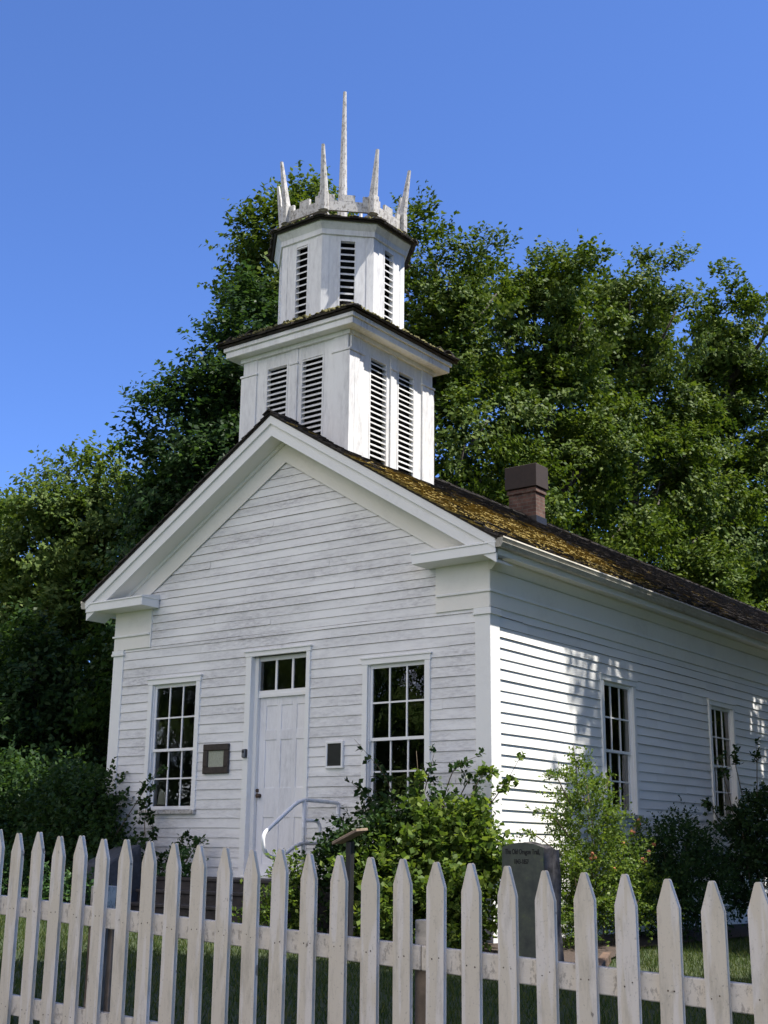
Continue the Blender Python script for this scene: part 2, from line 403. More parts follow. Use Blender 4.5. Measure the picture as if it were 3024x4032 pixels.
trim('side_frieze', [(-W-.032, -W+.004, -.03, L, 4.03, 4.62)])
# soffits, cornice returns, rakes
trim('eave_soffit', [(.0, EX-.005, -OV+.06, L+.3, 4.622, 4.645)], 'cream')
trim('eave_soffit', [(-W-EX+.005, -W, -OV+.06, L+.3, 4.622, 4.645)], 'cream')
cm = MB(); cm.prism([(.033, 4.622), (.033, 4.50), (.06, 4.50), (.15, 4.60), (.15, 4.622)], -.03, L, lambda u, d, z: (u, d, z)); cm.build('crown_moulding', 'cream', church)
for x0, x1 in ((-.93, EX), (-W-EX, -5.985)):
    mb = MB()
    mb.box(x0, x1, -OV, -.03, 4.612, 4.735)
    mb.box(x0-.012, x1+.012, -OV-.014, -.03, 4.735, 4.757)
    mb.hexa([(x0, -OV-.01, 4.757), (x1, -OV-.01, 4.757), (x1, 0, 4.757), (x0, 0, 4.757), (x0, -OV, 4.762), (x1, -OV, 4.762), (x1, 0, 4.83), (x0, 0, 4.83)])
    bevel(mb.build('cornice_return', 'white', church), .004)
def rake(u_in, zoff0, zoff1, d0, d1, name, side, mat='white', ext=EX):
    # strip following the roof slope on one side; offsets are vertical, measured from the roof underside
    xe = CX+side*(W/2+ext); xa = CX+side*u_in
    zz = lambda x: ZR-SL*abs(x-CX)
    mb = MB()
    mb.prism([(xa, zz(xa)+zoff0), (xe, zz(xe)+zoff0), (xe, zz(xe)+zoff1), (xa, zz(xa)+zoff1)], d0, d1, FR)
    return mb.build(name, mat, church)
def rake_clip(zoff0, zoff1, d0, d1, name, side, mat, zlow=4.79):
    xo = lambda z, off: CX+side*(ZR+off-z)/SL
    mb = MB(); mb.prism([(CX, ZR+zoff0), (xo(zlow, zoff0), zlow), (xo(zlow, zoff1), zlow), (CX, ZR+zoff1)], d0, d1, FR)
    return mb.build(name, mat, church)
for sd in (1, -1):
    rake(0, -.30, -.10, OV-.05, OV-.02, 'bargeboard', sd)
    rake(0, -.12, .0, OV-.02, OV+.012, 'rake_moulding', sd)
    rake(0, -.292, -.27, -.02, OV-.05, 'rake_soffit', sd, 'cream')
    rake_clip(-.62, -.292, .026, .042, 'rake_frieze', sd, 'cream')
    rake_clip(-.345, -.292, .042, .085, 'rake_bed_moulding', sd, 'cream')
# gutters
trim('eave_fascia', [(EX-.03, EX-.003, -OV+.02, L+.3, 4.60, 4.80)])
trim('eave_fascia', [(-W-EX+.003, -W-EX+.03, -OV+.02, L+.3, 4.60, 4.80)])
for side in (1, -1):
    prof = [(.0, .0), (.085, .0), (.115, .055), (.10, .065), (.125, .11), (.118, .13), (.112, .115), (.005, .115)]
    xo = EX if side == 1 else -W-EX
    mb = MB(); mb.prism([(xo+side*u, 4.675+z) for u, z in prof], -OV-.01, L+.3, lambda u, d, z: (u, d, z)); mb.build('gutter', 'gutter', church)
# windows
def window(mp, u0, sill=True, nm='window'):
    u1 = u0+WW; c = .085; s = .045
    mb = MB()
    a, b_ = u0-s-c, u1+s+c
    mb.box(a, u0-s, -.06, .034, ZB-.06, ZT+.05, mp); mb.box(u1+s, b_, -.06, .034, ZB-.06, ZT+.05, mp)
    mb.box(a-.012, b_+.012, -.06, .04, ZT+.05, ZT+.125, mp); mb.box(a-.03, b_+.03, -.02, .055, ZT+.125, ZT+.147, mp)
    wo = mb.build(nm, 'white', church); bevel(wo, .003)
    mb = MB()
    # upper sash sits proud of the lower one
    for z0, z1, d in ((ZM-.02, ZT+.045, -.03), (ZB-.05, ZM+.022, -.062)):
        t = .03
        mb.box(u0-s, u0, d-t, d, z0, z1, mp); mb.box(u1, u1+s, d-t, d, z0, z1, mp)
        mb.box(u0, u1, d-t, d, z1-.045 if d == -.03 else z1-.04, z1, mp); mb.box(u0, u1, d-t, d, z0, z0+(.04 if d == -.03 else .05), mp)
        za, zb = z0+(.04 if d == -.03 else .05), z1-(.045 if d == -.03 else .04)
        for k in (1, 2):
            u = u0+WW*k/3; mb.box(u-.011, u+.011, d-.026, d-.003, za, zb, mp)
        zc = (za+zb)/2
        for k in range(3): mb.box(u0+WW*k/3+(.011 if k else 0), u0+WW*(k+1)/3-(.011 if k < 2 else 0), d-.026, d-.003, zc-.011, zc+.011, mp)
    mb.box(u0-s-.004, u0-s+.012, -.06, -.005, ZB-.05, ZT+.045, mp); mb.box(u1+s-.012, u1+s+.004, -.06, -.005, ZB-.05, ZT+.045, mp)
    mb.build('sash', 'sash', wo)
    mb = MB()
    for z0, z1, d in ((ZM, ZT, -.045), (ZB, ZM, -.077)): 
        # six old panes, none of them quite in one plane
        for i in range(3):
            for j in range(2):
                ua, ub, za, zb = u0+WW*i/3, u0+WW*(i+1)/3, z0+(z1-z0)*j/2, z0+(z1-z0)*(j+1)/2
                e = [random.uniform(-.0022, .0022) for _ in range(4)]
                mb.add([mp(ua, d+e[0], za), mp(ub, d+e[1], za), mp(ub, d+e[2], zb), mp(ua, d+e[3], zb)], [(0, 1, 2, 3)])
    mb.build('glass', 'glass', wo)
    if sill:
        mb = MB(); mb.box(a-.025, b_+.02, -.06, .075, ZB-.118, ZB-.06, mp); bevel(mb.build('sill', 'lichen', wo), .004)
    return wo
window(FR, XL); window(FR, XR)
for y in SY: window(SD, y)
# partition and ceiling coloured near-black, the dim room's shade put into colour
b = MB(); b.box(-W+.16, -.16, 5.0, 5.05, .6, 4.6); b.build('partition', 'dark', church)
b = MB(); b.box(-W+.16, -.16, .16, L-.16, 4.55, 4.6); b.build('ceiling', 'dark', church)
for x in (-W+.155, -.158): pass
# door with transom
dr = MB()
D0 = -.11
dr.box(TX0, TX1, D0-.04, D0-.012, ZD, 3.115, FR)
cols = [(TX0+.12, TX0+.325), (TX0+.405, TX0+.61), (TX0+.69, TX1-.055)]
rows = [(.84, 1.46), (1.86, 2.52), (2.66, 3.0)]
us = [TX0]+[q for c in cols for q in c]+[TX1]; zs = [ZD]+[q for r in rows for q in r]+[3.115]
for i in range(0, len(us), 2): dr.box(us[i], us[i+1], D0-.012, D0, ZD, 3.115, FR)
for c in cols:
    for j in range(0, len(zs), 2): dr.box(c[0], c[1], D0-.012, D0, zs[j], zs[j+1], FR)
door = dr.build('door', 'door', church); bevel(door, .003)
k = MB(); k.loft([[FR(-3.88+r*math.cos(t), D0+d, 1.755+r*math.sin(t)) for t in np.linspace(0, 2*math.pi, 13)[:-1]] for d, r in ((0, .03), (.008, .03), (.012, .012), (.03, .012), (.036, .03), (.055, .034), (.066, .02))]); k.build('knob', 'rust', door, True)
k = MB(); k.box(-4.03, -3.90, D0+.001, D0+.03, 1.805, 1.85, FR); k.box(-4.005, -3.965, D0+.03, D0+.045, 1.80, 1.855, FR); k.box(-4.005, -3.955, D0+.02, D0+.05, 1.70, 1.785, FR); bevel(k.build('padlock_hasp', 'rust', door), .004)
fm = MB()
fm.box(-4.105, -4.0, -.13, .036, .5, 3.70, FR); fm.box(-2.975, -2.905, -.13, .036, .5, 3.70, FR)
fm.box(-4.12, -2.89, -.13, .042, 3.70, 3.765, FR); fm.box(-4.14, -2.875, -.02, .06, 3.765, 3.785, FR)
fm.box(-4.0, TX0-.002, -.16, -.05, .6, 3.70, FR); fm.box(TX1+.002, -2.975, -.16, -.05, .6, 3.70, FR)
fm.box(TX0-.03, TX1+.03, -.16, -.07, 3.117, 3.165, FR)
fm.box(-4.05, -2.93, -.12, .06, .6, .675, FR)
bevel(fm.build('door_frame', 'white', church), .003)
p_ = MB(); p_.hexa([(-5.97, .14, 1.66), (-5.78, .14, 1.66), (-5.78, .16, 1.66), (-5.97, .16, 1.66), (-5.97, .19, 1.90), (-5.86, .19, 1.83), (-5.86, .21, 1.83), (-5.97, .21, 1.90)]); tag(p_.build('paper_sheet', 'sash', None), 'pale paper sheet leaning inside the lower left pane of the left front window', 'paper')
tr = MB()
tr.box(TX0, TX1, -.12, -.08, 3.165, TZ0, FR); tr.box(TX0, TX1, -.12, -.08, TZ1, 3.70, FR)
for k in (1, 2): u = TX0+(TX1-TX0)*k/3; tr.box(u-.016, u+.016, -.115, -.085, TZ0, TZ1, FR)
ts = tr.build('transom_window', 'sash', church)
g = MB(); g.add([FR(TX0, -.1, TZ0), FR(TX1, -.1, TZ0), FR(TX1, -.1, TZ1), FR(TX0, -.1, TZ1)], [(0, 1, 2, 3)]); g.build('glass', 'glass', ts)

# roof: individual shingles on the visible slope
def shingles(mb, P0, along, upv, nrm, length, slope, expo, wmin, wmax, rd, thick=.014, tail=lambda a, s: True, mossy=None):
    ns = int(slope/expo)+1
    for i in range(ns):
        s = i*expo; u = -rd.uniform(0, wmax)
        while u < length:
            wd = rd.uniform(wmin, wmax); a, b_ = max(u, 0), min(u+wd, length); u += wd
            if b_-a < .01 or not tail(a, s): continue
            j = rd.uniform(-.018, .018); th = thick*rd.uniform(.7, 1.7); lift = rd.uniform(0, .006)
            s0, s1 = s+j, min(s+expo*1.6, slope+.02)
            q = lambda aa, ss, hh: P0+along*aa+upv*ss+nrm*hh
            if mossy and rd.random() < mossy(q((a+b_)/2, s, 0)): mb.moss += range(len(mb.f), len(mb.f)+6)
            mb.hexa([q(a+.003, s0, .012+lift), q(b_-.003, s0, .012+lift), q(b_-.003, s1, -.004), q(a+.003, s1, -.004),
                     q(a+.003, s0, .012+lift+th), q(b_-.003, s0, .012+lift+th), q(b_-.003, s1, .008), q(a+.003, s1, .008)])
rd = random.Random(5)
def moss_density(p):
    s = (.40-p[0])/(W/2+.40); y = p[1]
    nz = mnoise.noise(Vector((p[0]*1.3, y*.8, 1)))*.5+mnoise.noise(Vector((p[0]*4, y*3, 5)))*.4
    return math.exp(-((s-.36)/.27)**2)*(1.25 if y < 4.5 else max(.12, 1.25-(y-4.5)*.4))+nz*.7-.12
nl = math.sqrt(1+SL*SL)
roof = MB(); roof.moss = []
for sd in (1, -1):     # deck
    xe = CX+sd*(W/2+EX+.03); ze = ZR-SL*(W/2+EX+.03)
    roof.hexa([(CX, -OV-.02, ZR), (xe, -OV-.02, ze), (xe, L+.35, ze), (CX, L+.35, ZR), (CX, -OV-.02, ZR+.03), (xe, -OV-.02, ze+.03), (xe, L+.35, ze+.03), (CX, L+.35, ZR+.03)])
for sd in (1, -1):
    xe = CX+sd*(W/2+EX+.06); ze = ZR-SL*(W/2+EX+.06)+.03
    upv = Vector((-sd, 0, SL)).normalized(); nrm = Vector((sd*SL, 0, 1)).normalized()
    slope = (W/2+EX+.06)*nl
    shingles(roof, Vector((xe, -OV-.05, ze)), Vector((0, 1, 0)), upv, nrm, L+.75, slope, .14, *((.09, .22) if sd == 1 else (.3, .7)), rd, mossy=moss_density if sd == 1 else None)
n = 0; y = -OV-.07
while y < L+.3:        # ridge caps
    for sd in (1, -1):
        ln = rd.uniform(.17, .21); h = rd.uniform(0, .012)
        a = Vector((CX, y, ZR+.065+h)); 
        dn = Vector((sd, 0, -SL)).normalized()*.13
        roof.hexa([a, a+dn, a+dn+Vector((0, ln+.06, -.015)), a+Vector((0, ln+.06, -.015)), a+Vector((0, 0, .016)), a+dn+Vector((0, 0, .016)), a+dn+Vector((0, ln+.06, .001)), a+Vector((0, ln+.06, .001))])
    y += .16
mi = roof.moss; roof = roof.build('roof', 'shingle', church); roof.data.materials.append(M['mossshingle'])
for i in mi: roof.data.polygons[i].material_index = 1
def blobs(items, n=6):
    mb = MB()
    for c, nrm, r, h in items:
        t = nrm.orthogonal().normalized(); bi = nrm.cross(t); ph = random.random()*6
        rg = [[c+(t*math.cos(2*math.pi*k/n+ph)+bi*math.sin(2*math.pi*k/n+ph))*r*f*random.uniform(.75, 1.25)+nrm*h*g for k in range(n)] for f, g in ((1, -.1), (.85, .55), (.35, 1))]
        mb.loft(rg)
    return mb
it = []; nrm = Vector((SL, 0, 1)).normalized()
for _ in range(15000):
    y = random.uniform(-OV, 13); s = random.uniform(0, 1)      # s: 0 eave, 1 ridge
    x = .40-s*(W/2+.40)
    nz = mnoise.noise(Vector((x*1.3, y*.8, 1)))*.5+mnoise.noise(Vector((x*4, y*3, 5)))*.4
    band = math.exp(-((s-.33)/.26)**2)
    dens = band*(1.1 if y < 4.5 else max(.10, 1.1-(y-4.5)*.5))+nz*.8-.35
    if abs(x-CX) < 1.2 and -.1 < y < 2.4: continue
    # tufts sit on the butt edge of a course
    ss = s*(W/2+.40)*nl; ss = round(ss/.14)*.14+random.uniform(-.02, .05); x = .40-ss/nl
    if random.random() < dens: it.append((Vector((x, y, ZR-SL*(x-CX)+.045)), nrm, random.uniform(.012, .035), random.uniform(.008, .02)))
tag(blobs(it).build('moss', 'moss', roof), kind='stuff')
# chimney
c = MB(); c.box(-3.76, -3.17, 6.72, 7.06, 6.7, 7.60); c.box(-3.785, -3.145, 6.695, 7.085, 7.60, 7.68)
ch = c.build('chimney', 'brick', church)
c = MB(); c.box(-3.81, -3.12, 6.66, 7.12, 7.70, 8.14); c.box(-3.75, -3.18, 6.72, 7.06, 7.68, 7.70); bevel(c.build('chimney_cap', 'chmetal', ch), .006)
c = MB(); c.box(-3.78, -3.15, 6.70, 7.08, 6.72, 7.13); c.build('flashing', 'blackm', ch)

# ------------------------------------------------------------------ steeple
TY = 1.15; TB = 1.0536
def face(ang, r):       # mapping for a face of the tower at angle ang, apothem r: u along, d outward
    ca, sa = math.cos(ang), math.sin(ang)
    return lambda u, d, z: (CX+ca*(r+d)-sa*u, TY+sa*(r+d)+ca*u, z)
def louvre(mp, u0, u1, z0, z1, pitch, parent, mat='towerw'):
    mb = MB(); fr = .03
    mb.box(u0, u0+fr, -.08, .004, z0, z1, mp); mb.box(u1-fr, u1, -.08, .004, z0, z1, mp); mb.box(u0+fr, u1-fr, -.08, .004, z1-.02, z1, mp)
    z = z0+.02
    while z < z1-.05:
        vs = [mp(u, d, zz) for u in (u0+fr, u1-fr) for d, zz in ((-.002, z), (-.002, z+.022), (-.075, z+.068), (-.075, z+.046))]
        mb.add(vs, [(0, 1, 2, 3), (7, 6, 5, 4), (0, 4, 5, 1), (1, 5, 6, 2), (2, 6, 7, 3), (3, 7, 4, 0)])
        z += pitch*random.uniform(.97, 1.03)
    return mb.build('louvre', mat, parent)
base = MB(); lou = []
for k in range(4):
    mp = face(-math.pi/2+k*math.pi/2, TB)
    ops = [(-.575, -.125), (.125, .575)]
    base.box(-TB+.1, -.575, -.098, 0, 5.9, 8.40, mp); base.box(.575, TB-.1, -.098, 0, 5.9, 8.40, mp); base.box(-.125, .125, -.098, 0, 5.9, 8.40, mp)
    for o in ops: base.box(o[0], o[1], -.098, 0, 8.15, 8.40, mp)
    base.box(-TB-.022, -TB+.30, -.10, .024, 5.9, 8.085, mp) if k % 2 == 0 else base.box(-TB+.1, -TB+.30, -.10, .024, 5.9, 8.085, mp)
    base.box(TB-.30, TB+.022, -.10, .026, 5.9, 8.085, mp) if k % 2 == 0 else base.box(TB-.30, TB-.1, -.10, .026, 5.9, 8.085, mp)
    base.box(-.072, .072, 0, .024, 5.9, 8.085, mp)
    base.box(-TB-.036, -TB+.315, -.05, .038, 8.086, 8.12, mp); base.box(TB-.315, TB+.034, -.05, .040, 8.086, 8.12, mp); base.box(-.085, .085, 0, .037, 8.086, 8.12, mp)
    base.box(-TB+.02, -TB+.30, -.02, .018, 8.12, 8.36, mp); base.box(TB-.30, TB-.02, -.02, .019, 8.12, 8.36, mp); base.box(-.072, .072, 0, .018, 8.12, 8.33, mp)
    base.box(-TB-.03, TB+.03, -.04, .045, 8.33, 8.40, mp) if k % 2 == 0 else base.box(-TB+.04, TB-.04, -.04, .046, 8.33, 8.40, mp)
tb = base.build('tower_base', 'towerw', church); bevel(tb, .004)
d_ = MB(); d_.box(CX-TB+.15, CX+TB-.15, TY-TB+.15, TY+TB-.15, 6.0, 8.3); d_.build('inner_shade', 'dark', tb)  # black box puts the hollow tower's shade into colour
for k in range(4):
    mp = face(-math.pi/2+k*math.pi/2, TB)
    for o in ((-.575, -.125), (.125, .575)): louvre(mp, o[0], o[1], 6.5, 8.15, .0835, tb)
co = MB(); o = .20
co.box(CX-TB-o, CX+TB+o, TY-TB-o, TY+TB+o, 8.40, 8.50)
co.box(CX-TB-o-.03, CX+TB+o+.03, TY-TB-o-.03, TY+TB+o+.03, 8.50, 8.565)
bevel(co.build('tower_cornice', 'towerw', church), .006)
# skirt roof
rf = MB(); oo = TB+.27; hi = .9
def pyr(r, z, n=4, rot=math.pi/4, jag=0): return [(CX+r*math.cos(rot+2*math.pi*i/n)+random.uniform(-jag, jag), TY+r*math.sin(rot+2*math.pi*i/n)+random.uniform(-jag, jag), z) for i in range(n)]
rf.loft([pyr(oo*math.sqrt(2)-.02, 8.567), pyr(oo*math.sqrt(2), 8.59), pyr(hi*math.sqrt(2), 8.86)])
for k in range(4):
    mp = face(-math.pi/2+k*math.pi/2, 0)
    upv = (Vector(mp(0, hi, 8.86))-Vector(mp(0, oo, 8.59))); slp = upv.length; upv.normalize()
    al = (Vector(mp(1, 0, 0))-Vector(mp(0, 0, 0))).normalized(); nr = al.cross(upv); nr = nr if nr.z > 0 else -nr
    P0 = Vector(mp(-oo-.02, oo+.025, 8.583))
    shingles(rf, P0, al, upv, nr, 2*oo+.04, slp, .105, .08, .2, rd, .02, lambda a, s: s*.85 < a+.1 < 2*oo+.1-s*.85)
for k in range(4):
    a = math.pi/4+k*math.pi/2
    for i in range(7):
        r = (oo+.03)*math.sqrt(2)-i*.11; z = 8.62+i*.048
        c0 = Vector((CX+r*math.cos(a), TY+r*math.sin(a), z)); dr_ = Vector((-math.cos(a), -math.sin(a), 0)); tn = Vector((-math.sin(a), math.cos(a), 0))
        for sg in (1, -1):
            q = [c0, c0+tn*.11*sg+Vector((0, 0, -.028)), c0+tn*.11*sg+dr_*.17+Vector((0, 0, .025)), c0+dr_*.17+Vector((0, 0, .055))]
            rf.hexa(q+[v+Vector((0, 0, .022)) for v in q])
tr_ = rf.build('tower_roof', 'shingle', church)
# belfry octagon
OR = .96; ZO0, ZO1 = 8.7, 10.40; KH = OR*math.tan(math.pi/8)
bf = MB()
for k in range(8):
    mp = face(-math.pi/2+k*math.pi/4, OR); h = KH
    bf.box(-h, -.142, -.06, 0, ZO0, 10.36, mp); bf.box(.142, h, -.06, 0, ZO0, 10.36, mp); bf.box(-.142, .142, -.06, 0, 10.10, 10.36, mp)
    bf.box(-h-.002, -h+.105, 0, .006, ZO0, 10.16, mp); bf.box(h-.105, h+.002, 0, .006, ZO0, 10.16, mp)
    # flared neck moulding
    vs = [mp(u*s, d, z) for d, z, s in ((.0, 10.16, h), (.03, 10.17, h+.012), (.035, 10.25, h+.014), (.10, 10.345, h+.041), (.10, 10.385, h+.041), (-.05, 10.385, h-.02)) for u in (-1, 1)]
    bf.add(vs, [(2*i, 2*i+1, 2*i+3, 2*i+2) for i in range(5)])
bel = bf.build('belfry', 'towerw', church)
d_ = MB(); d_.loft([[(CX+.80*math.cos(math.pi/8+i*math.pi/4), TY+.80*math.sin(math.pi/8+i*math.pi/4), z) for i in range(8)] for z in (8.75, 10.3)]); d_.build('inner_shade', 'dark', bel)  # shade of the belfry hollow as a black core
for k in range(8): louvre(face(-math.pi/2+k*math.pi/4, OR), -.142, .142, 8.74, 10.10, .108, bel)
# octagonal roof edge
def octr(r, z): return [(CX+r/math.cos(math.pi/8)*math.cos(math.pi/8+i*math.pi/4), TY+r/math.cos(math.pi/8)*math.sin(math.pi/8+i*math.pi/4), z) for i in range(8)]
rf = MB(); RO = 1.11
rf.loft([octr(OR+.06, 10.386), octr(RO-.02, 10.352), octr(RO, 10.375), octr(.5, 10.56), octr(.2, 10.60)])
for k in range(8):
    mp = face(-math.pi/2+k*math.pi/4, 0); hh = RO*math.tan(math.pi/8)
    upv = Vector(mp(0, .5, 10.56))-Vector(mp(0, RO, 10.375)); slp = upv.length; upv.normalize()
    al = (Vector(mp(1, 0, 0))-Vector(mp(0, 0, 0))).normalized(); nr = al.cross(upv); nr = nr if nr.z > 0 else -nr
    shingles(rf, Vector(mp(-hh-.01, RO+.035, 10.365)), al, upv, nr, 2*hh+.02, slp, .11, .07, .17, rd, .024, lambda a, s: s*.41 < a+.08 < 2*hh+.1-s*.41)
    a = math.pi/8+k*math.pi/4
    for i in range(5):
        r = (RO+.05)/math.cos(math.pi/8)-i*.11; z = 10.40+i*.03
        c0 = Vector((CX+r*math.cos(a), TY+r*math.sin(a), z)); dr_ = Vector((-math.cos(a), -math.sin(a), 0)); tn = Vector((-math.sin(a), math.cos(a), 0))
        for sg in (1, -1):
            q = [c0, c0+tn*.1*sg+Vector((0, 0, -.02)), c0+tn*.1*sg+dr_*.16+Vector((0, 0, .02)), c0+dr_*.16+Vector((0, 0, .04))]
            rf.hexa(q+[v+Vector((0, 0, .024)) for v in q])
br = rf.build('belfry_roof', 'shingle', church)
it = []
for _ in range(230):
    k = random.randrange(8); mp = face(-math.pi/2+k*math.pi/4, 0); t = random.random()**2; rr = RO+.03-t*.3
    it.append((Vector(mp(random.uniform(-1, 1)*rr*.41, rr, 10.41+t*.08)), Vector((0, 0, 1)), random.uniform(.015, .04), random.uniform(.015, .035)))
tag(blobs(it).build('moss', 'mossg', br), kind='stuff')
it = []
for _ in range(320):
    k = random.randrange(4); mp = face(-math.pi/2+k*math.pi/2, 0); t = random.random()**1.5; rr = oo+.02-t*.3
    it.append((Vector(mp(random.uniform(-1, 1)*rr, rr, 8.63+t*.2)), Vector((0, 0, 1)), random.uniform(.015, .045), random.uniform(.015, .04)))
tag(blobs(it).build('moss', 'mossg', tr_), kind='stuff')
# battlement crown
pa = MB(); PR = OR*.97; ph = PR*math.tan(math.pi/8)
for k in range(8):
    mp = face(-math.pi/2+k*math.pi/4, PR)
    pa.box(-ph+.05, ph-.05, -.03, .012, 10.60, 10.765, mp)
    pa.box(-.10, .10, -.03, .013, 10.765, 10.875, mp)
    pa.box(-ph+.05, -ph+.165, -.03, .013, 10.765, 10.865, mp); pa.box(ph-.165, ph-.05, -.03, .013, 10.765, 10.865, mp)
    # legs and sleepers that carry the crown above the shingles
    a = math.pi/8+k*math.pi/4; rr = PR/math.cos(math.pi/8)
    d = Vector((math.cos(a), math.sin(a), 0)); tn = Vector((-math.sin(a), math.cos(a), 0)); c0 = Vector((CX, TY, 0))
    q = [c0+d*.1-tn*.035, c0+d*(rr+.02)-tn*.035, c0+d*(rr+.02)+tn*.035, c0+d*.1+tn*.035]
    pa.hexa([v+Vector((0, 0, 10.575)) for v in q]+[v+Vector((0, 0, 10.60+.003*k)) for v in q])
    q = [c0+d*(rr-.16)-tn*.02, c0+d*(rr-.10)-tn*.02, c0+d*(rr-.10)+tn*.02, c0+d*(rr-.16)+tn*.02]
    pa.hexa([v+Vector((0, 0, 10.38)) for v in q]+[v+Vector((0, 0, 10.58)) for v in q])
par = pa.build('battlement', 'lichen', church)
def spike(c, d, tn, z0, z1, w0, w1, lean):
    rings = []
    for t in np.linspace(0, 1, 7):
        z = z0+(z1-z0)*t; ww = w0+(w1-w0)*t; cc = c+d*lean*t
        jw = ww*random.uniform(.985, 1.015)/2
        rings.append([cc+d*jw*a+tn*jw*b_+Vector((0, 0, z)) for a, b_ in ((1, .5), (.5, 1), (-.5, 1), (-1, .5), (-1, -.5), (-.5, -1), (.5, -1), (1, -.5))])
    mb = MB(); mb.loft(rings); return mb
for k in range(8):
    a = math.pi/8+k*math.pi/4; rr = PR/math.cos(math.pi/8)
    d = Vector((math.cos(a), math.sin(a), 0)); tn = Vector((-math.sin(a), math.cos(a), 0)); c0 = Vector((CX, TY, 0))+d*rr
    mb = MB(); hw = .068
    # post: a chunky corner block following the two parapet runs
    q = [c0+d*hw*x+tn*hw*y for x, y in ((1.05, .45), (.6, 1.15), (-.9, 1.0), (-.9, -1.0), (.6, -1.15), (1.05, -.45))]
    mb.loft([[v+Vector((0, 0, z)) for v in q] for z in (10.585, 10.885)])
    s_ = spike(c0, d, tn, 10.885, 11.66+random.uniform(-.02, .02), .122, .048, .11); mb.add(s_.v, s_.f)
    pin = mb.build('pinnacle', 'lichen', par)
c0 = Vector((CX, TY, 0))
spike(c0, Vector((1, 0, 0)), Vector((0, 1, 0)), 10.58, 13.29, .165, .05, .0).build('spire', 'lichen', church)

# ------------------------------------------------------------------ small things on the front wall
def P(a): return lambda u, d, z: FR(u, d, z)
t = thing('framed_notice', 'printed sheet in a thick dark brown frame on the wall left of the door', 'notice', (-4.62, -.03, 2.28))
mb = MB(); u0, u1, z0, z1, fw_ = -4.872, -4.368, 2.07, 2.49, .095
mb.box(u0, u1, .014, .055, z0, z0+fw_, FR); mb.box(u0, u1, .014, .055, z1-fw_, z1, FR); mb.box(u0, u0+fw_, .014, .055, z0+fw_, z1-fw_, FR); mb.box(u1-fw_, u1, .014, .055, z0+fw_, z1-fw_, FR)
bevel(mb.build('frame', 'frame', t), .008)
mb = MB(); mb.box(u0+fw_, u1-fw_, .014, .03, z0+fw_, z1-fw_, FR); mb.build('sheet', 'notice', t)
t = thing('wall_plaque', 'small dark plaque in a white wooden frame, on the wall between door and right window', 'plaque', (-2.43, -.03, 2.26))
mb = MB(); u0, u1, z0, z1, fw_ = -2.585, -2.285, 2.085, 2.445, .032
mb.box(u0, u1, .012, .05, z0, z0+fw_, FR); mb.box(u0, u1, .012, .05, z1-fw_, z1, FR); mb.box(u0, u0+fw_, .012, .05, z0+fw_, z1-fw_, FR); mb.box(u1-fw_, u1, .012, .05, z0+fw_, z1-fw_, FR)
bevel(mb.build('frame', 'white', t), .004)
mb = MB(); mb.box(u0+fw_, u1-fw_, .012, .036, z0+fw_, z1-fw_, FR); mb.build('plate', 'plaque', t)
t = thing('key_box', 'small black and grey key lockbox screwed to the left door frame', 'lockbox', (-4.045, -.04, 2.34))
mb = MB(); mb.box(-4.082, -4.01, .037, .075, 2.275, 2.395, FR); bevel(mb.build('body', 'blackm', t), .006)
mb = MB(); mb.box(-4.076, -4.016, .075, .09, 2.28, 2.388, FR); o = mb.build('cover', 'grey', t); bevel(o, .005)
mb = MB(); mb.box(-4.066, -4.026, .09, .094, 2.34, 2.375, FR); mb.build('window', 'blackm', t)

# ------------------------------------------------------------------ steps and handrail
t = thing('porch_steps', 'dark weathered wooden steps leading up to the white church door', 'steps', (-3.6, -.8, .1))
for i, (y0, z) in enumerate(((-.80, .655), (-1.10, .50), (-1.40, .335))):
    mb = MB(); yb = -.035 if i == 0 else (-.80, -1.10)[i-1]+.02
    mb.box(-4.95, -2.30, y0-.03, yb, z-.04, z); mb.box(-4.93, -2.32, y0, yb, -.02, z-.042)
    if i == 0: mb.box(-4.94, -2.31, y0-.012, y0-.002, z-.16, z-.05)
    bevel(mb.build('step', 'steps', t), .006)
t = thing('handrail', 'bent white pipe handrail with peeling paint beside the door steps', 'handrail', (-2.36, -.8, .5))
HX = -2.36
def smoothpath(p, r=.12, n=6):
    p = [Vector(q) for q in p]; out = [p[0]]
    for i in range(1, len(p)-1):
        a, b_, c_ = p[i-1], p[i], p[i+1]; k = min(r, (a-b_).length*.45, (c_-b_).length*.45)
        s, e = b_+(a-b_).normalized()*k, b_+(c_-b_).normalized()*k
        for j in range(n+1):
            u = j/n; out.append(s*(1-u)**2+b_*2*u*(1-u)+e*u*u)
    return out+[p[-1]]
mb = MB()
mb.tube(smoothpath([(HX, .06, 1.12), (HX, .06, 1.635), (HX, -.80, 1.655), (HX, -1.50, 1.20), (HX, -1.44, .98), (HX, -1.20, .915), (HX, -.80, 1.12), (HX, .0, 1.11)], .16), .026, 10)
o = mb.build('rail', 'rail', t, True)
for y, z1 in ((-.72, 1.64), (-.03, 1.62)):
    mb = MB(); mb.tube([(HX, y, .62), (HX, y, z1)], .025, 10); mb.build('post', 'rail', t, True)
mb = MB(); mb.tube(smoothpath([(HX+.004, -.70, 1.40), (HX+.004, -.40, 1.395), (HX+.004, -.40, .62)], .1), .023, 10); mb.build('post', 'rail', t, True)

